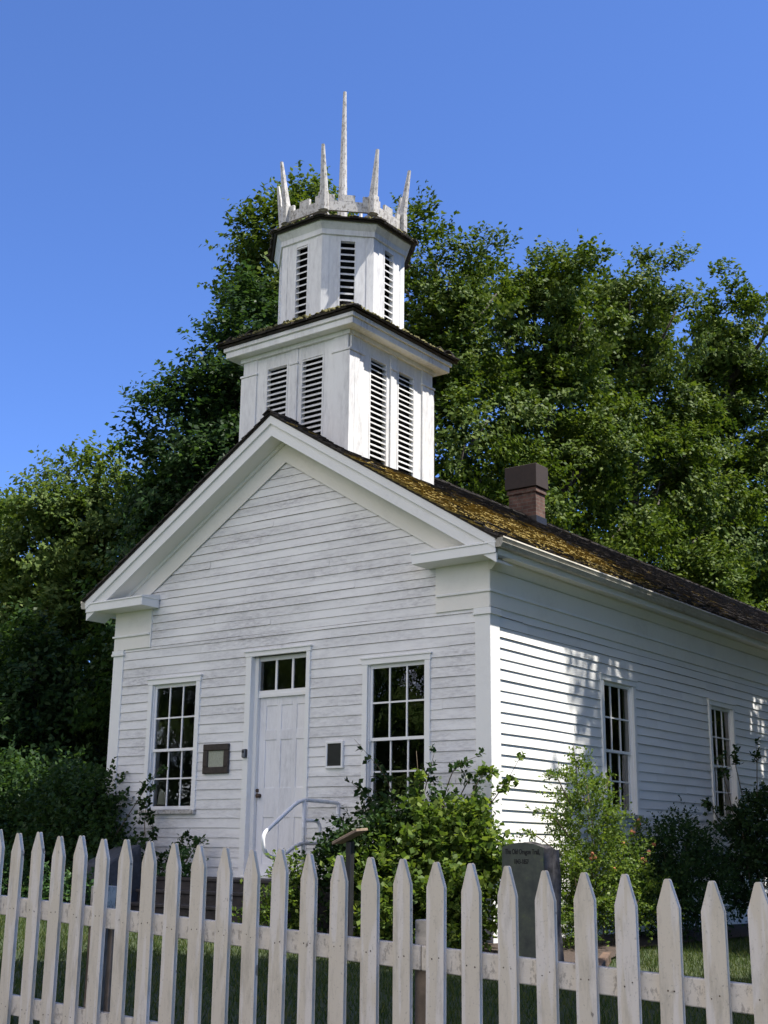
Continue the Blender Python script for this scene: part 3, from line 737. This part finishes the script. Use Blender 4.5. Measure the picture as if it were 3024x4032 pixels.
# ------------------------------------------------------------------ picket fence
YF = -8.869; SP = .175
X_TIP = lambda i: 2.4917+SP*i
Z_TIP = lambda x: 1.1276-.0417*(x-2.4917)
fence = thing('picket_fence', 'weathered white picket fence with pointed pale boards in front of the lawn', 'fence', (4.6, YF, -.1))
rp = random.Random(11)
pk = None
for i in range(-4, 31):
    x = X_TIP(i); zt = Z_TIP(x)+rp.uniform(-.008, .008); gz = float(G(x, YF))+.04
    mb = MB(); hw = .0408+rp.uniform(-.001, .0015); tp = .009; sh = .108+rp.uniform(-.01, .008)
    ln = rp.uniform(-.006, .006)
    poly = [(x-hw+ln, gz), (x+hw+ln, gz), (x+hw, zt-sh), (x+tp, zt-.004), (x+tp*.5, zt), (x-tp*.5, zt), (x-tp, zt-.004), (x-hw, zt-sh)]
    mb.prism(poly, .0, .021, lambda u, d, z: (u, YF+d, z))
    nb = []
    for zo in (.395, .895):
        for dx in (-.016, .017):
            nx_, nz_ = x+dx+rp.uniform(-.006, .006), Z_TIP(x)-zo+rp.uniform(-.012, .012); r_ = rp.uniform(.0025, .004)
            mb.add([(nx_+r_*math.cos(k*math.pi/3), YF-.0012, nz_+r_*math.sin(k*math.pi/3)) for k in range(6)], [tuple(range(6))]); nb.append(len(mb.f)-1)
    po = mb.build('picket', 'picket', fence); po.data.materials.append(M['rust'])
    for k in nb: po.data.polygons[k].material_index = 1
    bevel(po, .0025)
def railseg(x0, x1, zo, h, y0=.0225, y1=.062):
    mb = MB(); 
    za, zb = Z_TIP(x0)-zo, Z_TIP(x1)-zo
    mb.hexa([(x0, YF+y0, za-h), (x1, YF+y0, zb-h), (x1, YF+y1, zb-h), (x0, YF+y1, za-h), (x0, YF+y0, za), (x1, YF+y0, zb), (x1, YF+y1, zb), (x0, YF+y1, za)])
    bevel(mb.build('rail', 'railp', fence), .004)
for x0, x1 in ((1.0, 3.215), (3.22, 5.2), (5.205, 7.25), (7.255, 8.0)):
    railseg(x0, x1, .345, .1); railseg(x0, x1, .845, .1)
for i, x in enumerate((1.0, 3.1, 5.19, 7.27)):
    mb = MB(); z = Z_TIP(x)-.245
    mb.box(x-.048, x+.048, YF+.064, YF+.16, float(G(x, YF))-.3, z-.2)
    if i == 1: mb.box(x+.10, x+.135, YF+.066, YF+.10, float(G(x, YF))-.3, z-.13)
    po = mb.build('post', 'bare', fence); bevel(po, .004)
    mb = MB(); mb.box(x-.048, x+.048, YF+.064, YF+.16, z-.198, z); bevel(mb.build('painted_top', 'railp', po), .004)

# ------------------------------------------------------------------ marker stone, sign, slab, bed
t = thing('trail_marker', 'dark granite marker stone with black carved lettering, right of the church corner', 'marker stone', (1.92, -2.4, -.08))
sx0, sx1, sy0, sy1 = 1.69, 2.145, -2.5, -2.2
arc = [(sx1-(sx1-sx0)*k/10, 1.088+.045*(1-((k-5)/5)**2)) for k in range(11)]
poly = [(sx0-.02, -.3), (sx1+.02, -.3)]+arc
mb = MB(); mb.prism(poly, 0, .015, lambda u, d, z: (u, sy0+d, z)); o = mb.build('polished_face', 'stone', t)
mb = MB(); rs = random.Random(3); rings = []
for j in range(7):
    f = j/6; rings.append([(u+(rs.uniform(-.012, .012) if 0 < j else 0), sy0+.015+(sy1-sy0)*f, z+(rs.uniform(-.015, .015) if z > 0 and j else 0)-.03*f*f) for u, z in
        [(sx0-.02, -.3), (sx0-.02, .1), (sx0-.015, .4), (sx0-.008, .75)][::-1][::-1][:0]+[(sx0-.02, -.3)]+[(sx1+.02, -.3), (sx1+.016, .1), (sx1+.012, .4), (sx1+.006, .75)]+arc+[(sx0-.006, .75), (sx0-.012, .4), (sx0-.016, .1)]])
mb.loft(rings); mb.build('rough_block', 'rock', t)
def letters(txt, size, u, z, sx, parent, name='lettering'):
    cu = bpy.data.curves.new(name, 'FONT'); cu.body = txt; cu.size = size; cu.align_x = 'CENTER'; cu.offset = size*.012; cu.extrude = .002
    to = bpy.data.objects.new(name+'_tmp', cu); COL.objects.link(to)
    bpy.context.view_layer.update()
    me = bpy.data.meshes.new_from_object(to.evaluated_get(bpy.context.evaluated_depsgraph_get()))
    bpy.data.objects.remove(to); 
    me.transform(Matrix.Translation((u, sy0-.002, z)) @ Matrix.Rotation(R(90), 4, 'X') @ Matrix.Diagonal((sx, 1, 1, 1)))
    link(name, me, 'ink', parent)
letters('The Old Oregon Trail,', .068, (sx0+sx1)/2, 1.025, .62, t)
letters('1843-1857', .062, (sx0+sx1)/2-.015, .935, .62, t)

t = thing('slanted_sign', 'slanted brown board on a black post among the bushes by the steps', 'sign', (-.46, -2.2, 0))
mb = MB(); mb.hexa([(-.575, -2.34, 1.095), (-.27, -2.30, 1.235), (-.295, -2.06, 1.25), (-.60, -2.10, 1.11), (-.58, -2.34, 1.125), (-.275, -2.30, 1.265), (-.30, -2.06, 1.28), (-.605, -2.10, 1.14)])
bevel(mb.build('board', 'wood', t), .004)
mb = MB(); mb.box(-.47, -.40, -2.23, -2.16, -.1, 1.13); bevel(mb.build('post', 'blackm', t), .005)
mb = MB(); rs = random.Random(8)
pts = [(-5.95, -1.5, .1), (-5.0, -1.6, .1), (-4.96, -.9, .1), (-5.9, -.8, .1)]
mb.hexa([Vector(p) for p in pts]+[Vector((-5.8, -1.42, .80)), Vector((-5.16, -1.5, .84)), Vector((-5.06, -.95, 1.10)), Vector((-5.66, -.88, 1.06))])
o = mb.build('dark_boulder', 'slab', None); tag(o, 'dark sloping boulder at the foot of the bushes left of the steps', 'boulder'); bevel(o, .05, 2)

bed = [(-2.0, -1.3), (-1.6, -2.3), (-.7, -3.0), (.8, -3.2), (2.2, -3.1), (2.5, -2.2), (1.7, -.4), (1.1, 1.6), (.95, 20)]
mb = MB(); ptsb = bed+[(-.05, 20), (-.05, -.05), (-2.0, -.05)]
ii = [bed[0], bed[1], bed[2], bed[3], bed[4], bed[5], bed[6]]
def gp(x, y, h=.03): return (x, y, float(G(x, y))+h)
fan = [gp(*q) for q in ptsb]; mb.add(fan, [(0, 1, 2, 10, 11), (2, 3, 10), (3, 4, 5, 6, 10), (6, 7, 10), (7, 8, 9, 10)])
tag(mb.build('garden_bed_soil', 'soil'), kind='structure')
mb = MB(); bl = [(-5.2, -1.7), (-8, -2.4), (-13, -2.6), (-13, 1), (-7, 1), (-7, -.05), (-4.97, -.05)]
mb.add([gp(*q) for q in bl], [tuple(range(7))]); tag(mb.build('garden_bed_soil', 'soil'), kind='structure')
for i in range(len(bed)-3):
    a, b_ = Vector(gp(*bed[i], 0)), Vector(gp(*bed[i+1], 0)); dn = (b_-a).normalized(); nn = Vector((-dn.y, dn.x, 0))*.045
    a = a+dn*.01; b_ = b_-dn*.01
    mb = MB(); mb.hexa([a-nn, b_-nn, b_+nn, a+nn]+[v+Vector((0, 0, .11)) for v in (a-nn, b_-nn, b_+nn, a+nn)])
    o = mb.build('edging_timber', 'edge'); bevel(o, .012, 2)
    tag(o, ['brown edging timber beside the right end of the steps', 'short brown edging timber in front of the slanted sign', 'brown edging timber along the front of the leafy bush', 'brown edging timber along the bed just left of the marker stone', 'short brown edging timber in front of the marker stone', 'brown edging timber behind and right of the marker stone'][i], 'edging', 'timbers edging the flower bed')

# ------------------------------------------------------------------ foliage
def leaves_from_sprays(base, dirs, length, nleaf, size, rs, droop=.15, width=.62, nrm=None, jit=.45):
    n = len(base)
    t = np.tile(np.linspace(.08, 1.0, nleaf), n).reshape(n, nleaf)+rs.uniform(-.05, .05, (n, nleaf))
    p = base[:, None, :]+dirs[:, None, :]*(t*length[:, None])[:, :, None]
    p[:, :, 2] -= droop*(t**2)*length[:, None]*.5
    side = unit(np.cross(dirs, rs.normal(size=dirs.shape)))
    side2 = np.cross(dirs, side)
    ang = rs.uniform(0, 2*np.pi, (n, nleaf))
    lat = side[:, None, :]*np.cos(ang)[:, :, None]+side2[:, None, :]*np.sin(ang)[:, :, None]
    ld = unit(lat*1.0+dirs[:, None, :]*.7+rs.normal(size=lat.shape)*.35)
    nr = unit(np.cross(ld, np.cross(np.array([0, 0, 1.])+rs.normal(size=lat.shape)*.55, ld)))
    if nrm is not None:
        nr = unit(nrm[:, None, :]+rs.normal(size=lat.shape)*jit)
        ld = unit(ld-nr*np.sum(ld*nr, -1, keepdims=True))
    wd = np.cross(ld, nr)
    s = size*rs.uniform(.65, 1.3, (n, nleaf))[:, :, None]
    b0 = p; tip = p+ld*s; m = p+ld*s*.45
    fold = nr*s*.10
    V = np.stack([b0, m+wd*s*width*.5+fold, tip, m-wd*s*width*.5+fold], axis=2)
    return V.reshape(-1, 4, 3)
def lobe_sprays(lobes, nsub, nper, rs, sub_r=.8, shell=(.55, 1.0), upb=.5, length=(.4, .9), flat=.8, full=False):
    L_ = np.array(lobes, float); A = (L_[:, 3]*L_[:, 4]+L_[:, 3]*L_[:, 5]+L_[:, 4]*L_[:, 5]); pr = A/A.sum()
    k = rs.choice(len(L_), nsub, p=pr)
    u = unit(rs.normal(size=(nsub, 3))); rr = shell[0]+(shell[1]-shell[0])*rs.random(nsub)**.6
    c = L_[k, :3]+u*L_[k, 3:6]*rr[:, None]
    # keep only clumps outside the cores of the other lobes
    ok = np.ones(nsub, bool)
    for j in range(len(L_)):
        q = (c-L_[j, :3])/L_[j, 3:6]; ok &= (np.linalg.norm(q, axis=1) > shell[0]*.8) | (k == j)
    c, u = c[ok], u[ok]; n = len(c)
    sz = sub_r*rs.uniform(.6, 1.35, n)
    off = rs.normal(size=(n, nper, 3)); off = unit(off)*(rs.random((n, nper, 1))**.5)
    off[:, :, 2] *= flat
    p = c[:, None, :]+off*sz[:, None, None]
    d = unit(u[:, None, :]*.7+off*.7+np.array([0, 0, upb])+rs.normal(size=off.shape)*.35)
    ln = rs.uniform(*length, (n, nper))
    if full:
        cn_ = unit(u*.75+np.array([0, 0, .75])+rs.normal(size=u.shape)*.25)
        return p.reshape(-1, 3), d.reshape(-1, 3), ln.reshape(-1), np.repeat(cn_, nper, 0)
    return p.reshape(-1, 3), d.reshape(-1, 3), ln.reshape(-1)
def tree_lobes(h, Rr, z0, rs, nl=16, tops=6, squash=1.0):
    lb = []
    for i in range(nl):
        f = (i+.5)/nl; z = z0+(h*.86-z0)*f
        prof = math.sin(math.pi*min(1, .18+.82*f)**1.0)**.6 if f > .4 else .75+.25*(f/.4)
        prof = min(1, prof)*(1.0 if f < .7 else 1.0-(f-.7)*1.1)
        a = i*2.4+rs.uniform(-.4, .4); r = Rr*prof
        lr = Rr*rs.uniform(.25, .42)*(.7+.3*prof)
        d = max(.0, r-lr)
        lb.append((d*math.cos(a), d*math.sin(a), z, lr, lr, lr*rs.uniform(.85, 1.25)*squash))
    lb.append((0, 0, h*.52, Rr*.5, Rr*.5, h*.3))
    for i in range(tops):
        a = i*2*math.pi/max(tops-1, 1)+rs.uniform(-.5, .5); r = 0 if i == 0 else Rr*rs.uniform(.22, .55)
        zz = h-rs.uniform(1.9, 2.4) if i == 0 else h-rs.uniform(2.6, 4.6)
        lb.append((r*math.cos(a), r*math.sin(a), zz, rs.uniform(.7, 1.15), rs.uniform(.7, 1.15), rs.uniform(1.8, 2.6)))
    return lb
def make_tree(label, x, y, h, Rr, z0, seed, mat='leafA', n=60000, leaf=.17, cat='tree', group=None, name='broadleaf_tree', lobes=None, tops=6, sub_r=.62, nl=30, shell=(.72, 1.05)):
    rs = np.random.default_rng(seed); gz = float(G(x, y))
    root = thing(name, label, cat, (x, y, gz), group)
    lb = lobes or tree_lobes(h, Rr, z0, rs, nl, tops)
    nleaf, nper = 9, 20; nsub = int(n/(nleaf*nper)*1.35)
    p, d, ln, cn_ = lobe_sprays(lb, nsub, nper, rs, sub_r, shell, .4, (.4, .9), .5, True)
    V = leaves_from_sprays(p, d, ln, nleaf, leaf, rs, nrm=cn_)
    V = V+np.array([x, y, gz])
    mb = MB(); tr = max(.14, h*.014)
    wob = [(rs.uniform(-.25, .25), rs.uniform(-.25, .25)) for _ in range(6)]
    pts = [(x+wob[i][0]*(i > 0), y+wob[i][1]*(i > 0), gz-.2+h*.85*i/5) for i in range(6)]
    mb.tube(pts, [tr*1.35, tr, tr*.8, tr*.6, tr*.38, tr*.12], 9)
    for q in lb:
        e = Vector((x+q[0], y+q[1], gz+q[2])); zs_ = max(h*.12, q[2]-Vector((q[0], q[1], 0)).length*.9-.6); s = Vector((x, y, gz+zs_))
        m = (s+e)/2+Vector((0, 0, -.2)); mb.tube([s, m, e], [tr*.4, tr*.26, tr*.08], 6)
    mb.build('trunk', 'bark', root, True)
    quads('crown', V, mat, root)
    return root
ROW = 'tall trees in the row behind the church'
make_tree('dark dense tree rising directly behind the steeple, left of its spikes', -15.0, 13.4, 20.0, 2.7, 3, 21, 'leafA', 68000, leaf=0.175, group=ROW, tops=6)
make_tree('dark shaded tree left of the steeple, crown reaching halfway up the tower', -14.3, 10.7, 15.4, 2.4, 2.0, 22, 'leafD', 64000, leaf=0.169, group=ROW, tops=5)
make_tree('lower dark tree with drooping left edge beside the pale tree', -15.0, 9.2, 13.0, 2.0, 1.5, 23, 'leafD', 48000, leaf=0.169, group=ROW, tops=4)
make_tree('sunlit tree just right of the steeple, its top highest right of the spikes', -15.5, 21.3, 23.2, 4.6, 3, 24, 'leafA', 96000, leaf=0.181, group=ROW, tops=7)
make_tree('sunlit bushy tree standing behind the brick chimney', -14.5, 27.3, 24.3, 4.4, 3, 25, 'leafA', 96000, leaf=0.188, group=ROW, tops=7)
make_tree('broad sunlit tree rising above the middle of the side roof', -14.5, 34.8, 26.8, 5.0, 3, 26, 'leafA', 96000, leaf=0.206, group=ROW, tops=7)
make_tree('tall tree at the right edge of the photo above the roof', -13.8, 43.8, 28.8, 5.8, 3, 27, 'leafA', 96000, leaf=0.231, group=ROW, tops=7)
make_tree('low sunlit tree with bright leaves close behind the far roof ridge', -10.6, 32.5, 12.5, 3.2, 2, 28, 'leafA', 48000, leaf=0.188, group=ROW, tops=5)
make_tree('small bright tree peeping over the ridge beside the chimney', -10.4, 19.2, 9.2, 2.3, 1.5, 29, 'leafA', 28000, leaf=0.163, group=ROW, tops=4)
make_tree('pale yellow green tree at the left, lit by the sun', -23.0, 12.0, 12.9, 2.9, 2, 30, 'leafL', 64000, leaf=0.181, group='trees at the left edge', tops=5)
make_tree('pale tree at the far left edge, partly cut by the photo frame', -29.0, 13.2, 13.0, 2.6, 2, 31, 'leafL', 48000, leaf=0.188, group='trees at the left edge', tops=5)
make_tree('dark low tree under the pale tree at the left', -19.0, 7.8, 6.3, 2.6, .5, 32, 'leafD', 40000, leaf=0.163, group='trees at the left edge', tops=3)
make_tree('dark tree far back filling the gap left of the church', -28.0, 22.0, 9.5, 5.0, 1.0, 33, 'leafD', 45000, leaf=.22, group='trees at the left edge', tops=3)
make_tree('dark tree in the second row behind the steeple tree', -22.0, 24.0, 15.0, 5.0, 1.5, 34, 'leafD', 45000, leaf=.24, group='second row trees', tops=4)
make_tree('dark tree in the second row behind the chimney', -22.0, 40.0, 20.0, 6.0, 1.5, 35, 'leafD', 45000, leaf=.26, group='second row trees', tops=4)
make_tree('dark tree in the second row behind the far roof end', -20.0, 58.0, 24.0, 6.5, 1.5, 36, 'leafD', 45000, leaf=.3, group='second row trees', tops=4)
# trees beside and behind the viewer: they shade the lawn, fence and side wall and show in the panes
OFF = 'tall shade trees beside the yard'
make_tree('tall shade tree standing right of the church side wall', 6.3, 8.9, 19.6, 4.3, 3.5, 41, 'leafA', 52000, leaf=.26, group=OFF, tops=5, sub_r=.9)
make_tree('tallest shade tree right of the marker stone and lawn', 12.6, -2.1, 28.0, 6.0, 7, 42, 'leafA', 70000, leaf=.3, group=OFF, tops=5, sub_r=1.0)
make_tree('unseen added lower rounded tree between the two tallest shade trees on the right', 12.5, 6.5, 13.5, 4.2, 1.0, 46, 'leafA', 34000, leaf=.3, group=OFF, tops=4, sub_r=1.0)  # this and the next two: added unseen, blocking sky light from the side wall
make_tree('unseen added bushy tree further along the right side of the church', 8.5, 19.5, 16.0, 4.4, 1.0, 47, 'leafA', 34000, leaf=.3, group=OFF, tops=4, sub_r=1.0)
make_tree('last unseen added bushy tree along the right side of the church', 9.5, 29.0, 16.0, 4.8, 1.0, 48, 'leafA', 30000, leaf=.32, group=OFF, tops=4, sub_r=1.0)
make_tree('shade tree across the path facing the church front', -16.5, -23.0, 16.0, 5.5, 1, 44, 'leafL', 34000, leaf=.32, group=OFF, tops=4, sub_r=1.0)
make_tree('broad shade tree across the path facing the church door', -26.0, -24.0, 18.0, 6.5, 1, 45, 'leafL', 38000, leaf=.35, group=OFF, tops=4, sub_r=1.0)
make_tree('broad shade tree across the path, left of the one facing the door', -36.0, -18.0, 18.0, 6.5, 1, 49, 'leafL', 34000, leaf=.35, group=OFF, tops=4, sub_r=1.0)

def bush(label, lobes, seed, mat, n, leaf, name='bush', cat='bush', group=None, sub_r=.16, length=(.12, .3), nleaf=7, upb=.4, canes=None, shell=(.45, 1.0), width=.62, extra=None):
    rs = np.random.default_rng(seed)
    cx, cy = np.mean([q[0] for q in lobes]), np.mean([q[1] for q in lobes]); gz = float(G(cx, cy))
    root = thing(name, label, cat, (cx, cy, gz), group)
    nper = 8; nsub = max(8, int(n/(nleaf*nper)*1.3))
    p, d, ln = lobe_sprays(lobes, nsub, nper, rs, sub_r, shell, upb, length)
    keep = p[:, 2] > G(p[:, 0], p[:, 1])+.02
    p, d, ln = p[keep], d[keep], ln[keep]
    mb = MB()
    for q in lobes:
        s = Vector((cx+(q[0]-cx)*.45, cy+(q[1]-cy)*.45, gz)); e = Vector(q[:3])+Vector((0, 0, q[5]*.5))
        mb.tube([s, (s+e)/2+Vector((rs.uniform(-.08, .08), rs.uniform(-.08, .08), .05)), e], [.014, .01, .004], 5)
    for cane in (canes or []):                 # long shoots with alternate leaves
        pts = smoothpath([Vector(q) for q in cane], .2, 5); mb.tube(pts, [.008*(1-.75*i/len(pts)) for i in range(len(pts))], 5)
        for i in range(len(pts)//3, len(pts)-1):
            a, b_ = np.array(pts[i]), np.array(pts[i+1]); m_ = 2
            pp = a+(b_-a)*rs.random((m_, 1)); dd = unit(unit(b_-a)*.6+rs.normal(size=(m_, 3))*.6)
            p = np.vstack([p, pp]); d = np.vstack([d, dd]); ln = np.append(ln, rs.uniform(.06, .14, m_))
    mb.build('stem', 'stem', root, True)
    V = leaves_from_sprays(p, d, ln, nleaf, leaf, rs, .25, width)
    quads('foliage', V, mat, root)
    return root
# front corner: dark rose canes at its left, sunlit leafy shrub at its right
bush('sunlit bright green shrub with lobed leaves covering the lower right corner of the church front',
     [(-.35, -1.0, .7, .65, .5, .65), (.2, -.85, 1.0, .42, .4, .5), (-.15, -.9, 1.2, .3, .3, .3), (.4, -1.0, .55, .4, .42, .55), (-.7, -1.3, .5, .5, .45, .5), (.1, -1.5, .35, .6, .45, .45), (.4, -.8, 1.25, .22, .2, .25)],
     51, 'leafB', 10000, .08, canes=[((-.3, -.8, 1.2), (-.5, -.8, 1.7), (-.55, -.8, 2.2)), ((.1, -.8, 1.4), (.3, -.7, 1.9), (.4, -.6, 2.0)), ((.2, -.9, 1.2), (.6, -.7, 1.75), (.75, -.5, 2.15))], width=.8)
bush('dark rose bush with long canes in front of the right front window and handrail',
     [(-1.3, -.75, 1.05, .38, .33, .5), (-.85, -.6, 1.2, .42, .3, .42), (-1.4, -1.1, .65, .36, .38, .5), (-.35, -.5, 1.5, .42, .22, .26), (-1.0, -1.1, .85, .42, .4, .5)],
     52, 'leafR', 6500, .07, name='rose_bush', canes=[((-1.0, -.5, 1.4), (-1.3, -.4, 1.95), (-1.85, -.35, 2.42)), ((-1.1, -.6, 1.2), (-1.5, -.5, 1.7), (-1.75, -.5, 1.85)), ((-.5, -.4, 1.5), (-.3, -.35, 2.05), (.05, -.35, 2.15)), ((-.3, -.4, 1.5), (-.05, -.35, 1.95), (.1, -.35, 1.6)), ((-.8, -.4, 1.4), (-.7, -.35, 1.9), (-.6, -.35, 2.2))], width=.75)
bush('low yellow green fern at the right foot of the steps', [(-1.95, -1.75, .28, .28, .25, .28), (-1.75, -1.7, .45, .16, .16, .4)], 53, 'leafB', 1700, .06, name='fern', cat='fern', sub_r=.12)
bush('tall airy sunlit rose bush with brown faded blooms right of the marker stone',
     [(.75, 1.0, .95, .42, .5, .75), (.7, 1.05, 1.5, .32, .42, .5), (.7, 1.4, .6, .4, .5, .55), (.75, 1.0, 1.85, .2, .25, .35), (.9, .4, .5, .3, .35, .5), (.85, 1.75, .9, .25, .3, .45), (1.0, 1.9, .35, .35, .35, .3)],
     54, 'leafB', 17000, .042, name='rose_bush', sub_r=.14, length=(.1, .28), nleaf=9, canes=[((.7, .9, 1.7), (.68, .9, 2.1), (.66, .88, 2.35)), ((.7, .7, 1.6), (.65, .45, 1.95), (.6, .2, 1.95)), ((.75, 1.3, 1.5), (.75, 1.6, 1.9), (.75, 1.7, 2.0)), ((.8, .5, 1.2), (.75, .1, 1.5), (.7, -.3, 1.52)), ((.8, .3, 1.0), (.7, -.2, 1.25), (.7, -.5, 1.25)), ((.9, 1.6, 1.0), (.95, 2.0, 1.4), (.95, 2.2, 1.45))], width=.7)
rs = np.random.default_rng(77); it = []
rb = [o for o in COL.objects if o.name.startswith('rose_bush')][-1]
for q in ((.95, 2.05, 1.42), (.95, 1.85, 1.30), (1.0, 2.35, 1.15), (1.0, 2.2, 1.05), (1.05, 1.95, .95), (.95, 1.6, 1.15), (1.0, 1.2, .85), (1.05, .6, 1.0)):
    it = [(Vector(q)+Vector(rs.normal(size=3)*.012), Vector(unit(rs.normal(size=3))), .022, .03) for _ in range(4)]
    blobs(it).build('faded_bloom', 'deadflower', rb)
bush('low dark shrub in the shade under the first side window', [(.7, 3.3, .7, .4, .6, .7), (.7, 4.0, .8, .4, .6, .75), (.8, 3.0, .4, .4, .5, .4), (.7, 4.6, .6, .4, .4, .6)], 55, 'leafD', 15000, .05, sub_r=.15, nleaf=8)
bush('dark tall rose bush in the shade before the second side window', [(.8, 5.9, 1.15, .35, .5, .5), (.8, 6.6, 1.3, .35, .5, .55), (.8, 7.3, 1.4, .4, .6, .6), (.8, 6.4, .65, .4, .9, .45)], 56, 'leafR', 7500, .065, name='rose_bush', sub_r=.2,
     canes=[((.8, 5.6, 1.6), (.8, 5.3, 2.2), (.8, 5.2, 2.5)), ((.8, 6, 1.9), (.75, 5.9, 2.4), (.75, 5.9, 2.65)), ((.8, 6.6, 1.9), (.8, 6.7, 2.5), (.8, 6.7, 2.8)), ((.8, 5.5, 1.2), (.75, 4.9, 1.7), (.75, 4.6, 1.8))], width=.85)
# left side
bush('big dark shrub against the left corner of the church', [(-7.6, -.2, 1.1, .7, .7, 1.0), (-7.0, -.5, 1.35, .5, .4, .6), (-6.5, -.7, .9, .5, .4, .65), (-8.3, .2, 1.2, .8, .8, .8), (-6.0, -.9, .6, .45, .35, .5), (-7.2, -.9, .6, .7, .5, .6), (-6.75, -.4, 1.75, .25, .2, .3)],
     57, 'leafD', 24000, .075, sub_r=.25, length=(.15, .4), width=.75, canes=[((-5.9, -.7, 1.2), (-5.6, -.5, 1.8), (-5.35, -.4, 2.2))])
bush('mid green fine leaved hedge shrub at the left edge behind the pickets', [(-8.1, -2.2, .8, .7, .6, .65), (-7.3, -2.0, .6, .6, .5, .5), (-8.9, -2.1, .9, .7, .7, .75), (-6.7, -1.9, .4, .5, .4, .42)], 58, 'leafH', 26000, .042, sub_r=.2, length=(.1, .25), nleaf=9)
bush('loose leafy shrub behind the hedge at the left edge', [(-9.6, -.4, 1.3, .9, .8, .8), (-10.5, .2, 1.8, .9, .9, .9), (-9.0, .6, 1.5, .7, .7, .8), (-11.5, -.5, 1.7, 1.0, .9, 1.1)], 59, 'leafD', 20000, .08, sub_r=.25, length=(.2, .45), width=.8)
bush('thin rose stem with few leaves growing beside the left front window', [(-5.4, -.55, .75, .16, .14, .4), (-5.25, -.5, .5, .2, .15, .35)], 60, 'leafR', 500, .075, name='rose_plant', cat='plant', width=.85, canes=[((-5.5, -.5, .6), (-5.4, -.4, 1.3), (-5.75, -.35, 1.75)), ((-5.4, -.5, .6), (-5.6, -.45, 1.5), (-5.5, -.35, 2.15)), ((-5.2, -.5, .6), (-5.0, -.4, 1.0), (-4.75, -.35, 1.3))])
bush('low leafy plant by the left end of the steps', [(-5.15, -1.75, .25, .35, .3, .28), (-5.6, -1.9, .3, .4, .3, .3), (-4.75, -.55, .7, .16, .14, .3)], 61, 'leafH', 2600, .06, name='low_plant', cat='plant', width=.75, canes=[((-4.7, -.5, .8), (-4.6, -.4, 1.05), (-4.45, -.4, 1.2))])
f = bush('shrub with red blossoms at the far left behind the hedge', [(-9.35, -1.2, 1.45, .4, .35, .35), (-9.7, -1.0, 1.1, .4, .4, .6)], 62, 'leafH', 2500, .06, name='flowering_shrub')
it = [(Vector((-9.35+rs.normal()*.2, -1.45+rs.normal()*.08, 1.72+rs.normal()*.05)), Vector(unit(rs.normal(size=3))), .045, .05) for _ in range(22)]
blobs(it).build('blossom', 'flower', f)

# ------------------------------------------------------------------ grass
rs = np.random.default_rng(90); n = 90000
x = rs.uniform(-9, 8.5, n); y = rs.uniform(-8.75, -1.0, n); e = rs.random(n)
x2 = rs.uniform(1.0, 7, n//3); y2 = rs.uniform(-1, 8, n//3); x = np.concatenate([x, x2]); y = np.concatenate([y, y2])
ok = ~((x > -1.9) & (x < 2.5) & (y > -3.1) & (y < -.8)) & ~((x > -1.9) & (y >= -.8) & (x < np.clip(1.72-.3*(y+.4), 1.12, 1.9))) & ~((x < -4.9) & (y > -2.2)) & ~((x < -2.3) & (y > -1.45))
x, y = x[ok], y[ok]; n = len(x); z = G(x, y)
a = rs.uniform(0, 2*np.pi, n); hgt = rs.uniform(.025, .075, n)*(1+.8*(rs.random(n) > .96)); wdt = .0045
dx, dy = np.cos(a)*wdt, np.sin(a)*wdt; lx, ly = rs.normal(size=n)*.4*hgt, rs.normal(size=n)*.4*hgt
V = np.stack([np.stack([x-dx, y-dy, z], 1), np.stack([x+dx, y+dy, z], 1), np.stack([x+lx+dx*.3, y+ly+dy*.3, z+hgt], 1), np.stack([x+lx-dx*.3, y+ly-dy*.3, z+hgt], 1)], 1)
tag(quads('grass', V, 'grassb'), 'short green lawn grass between the fence and the church', 'grass', None, 'stuff')
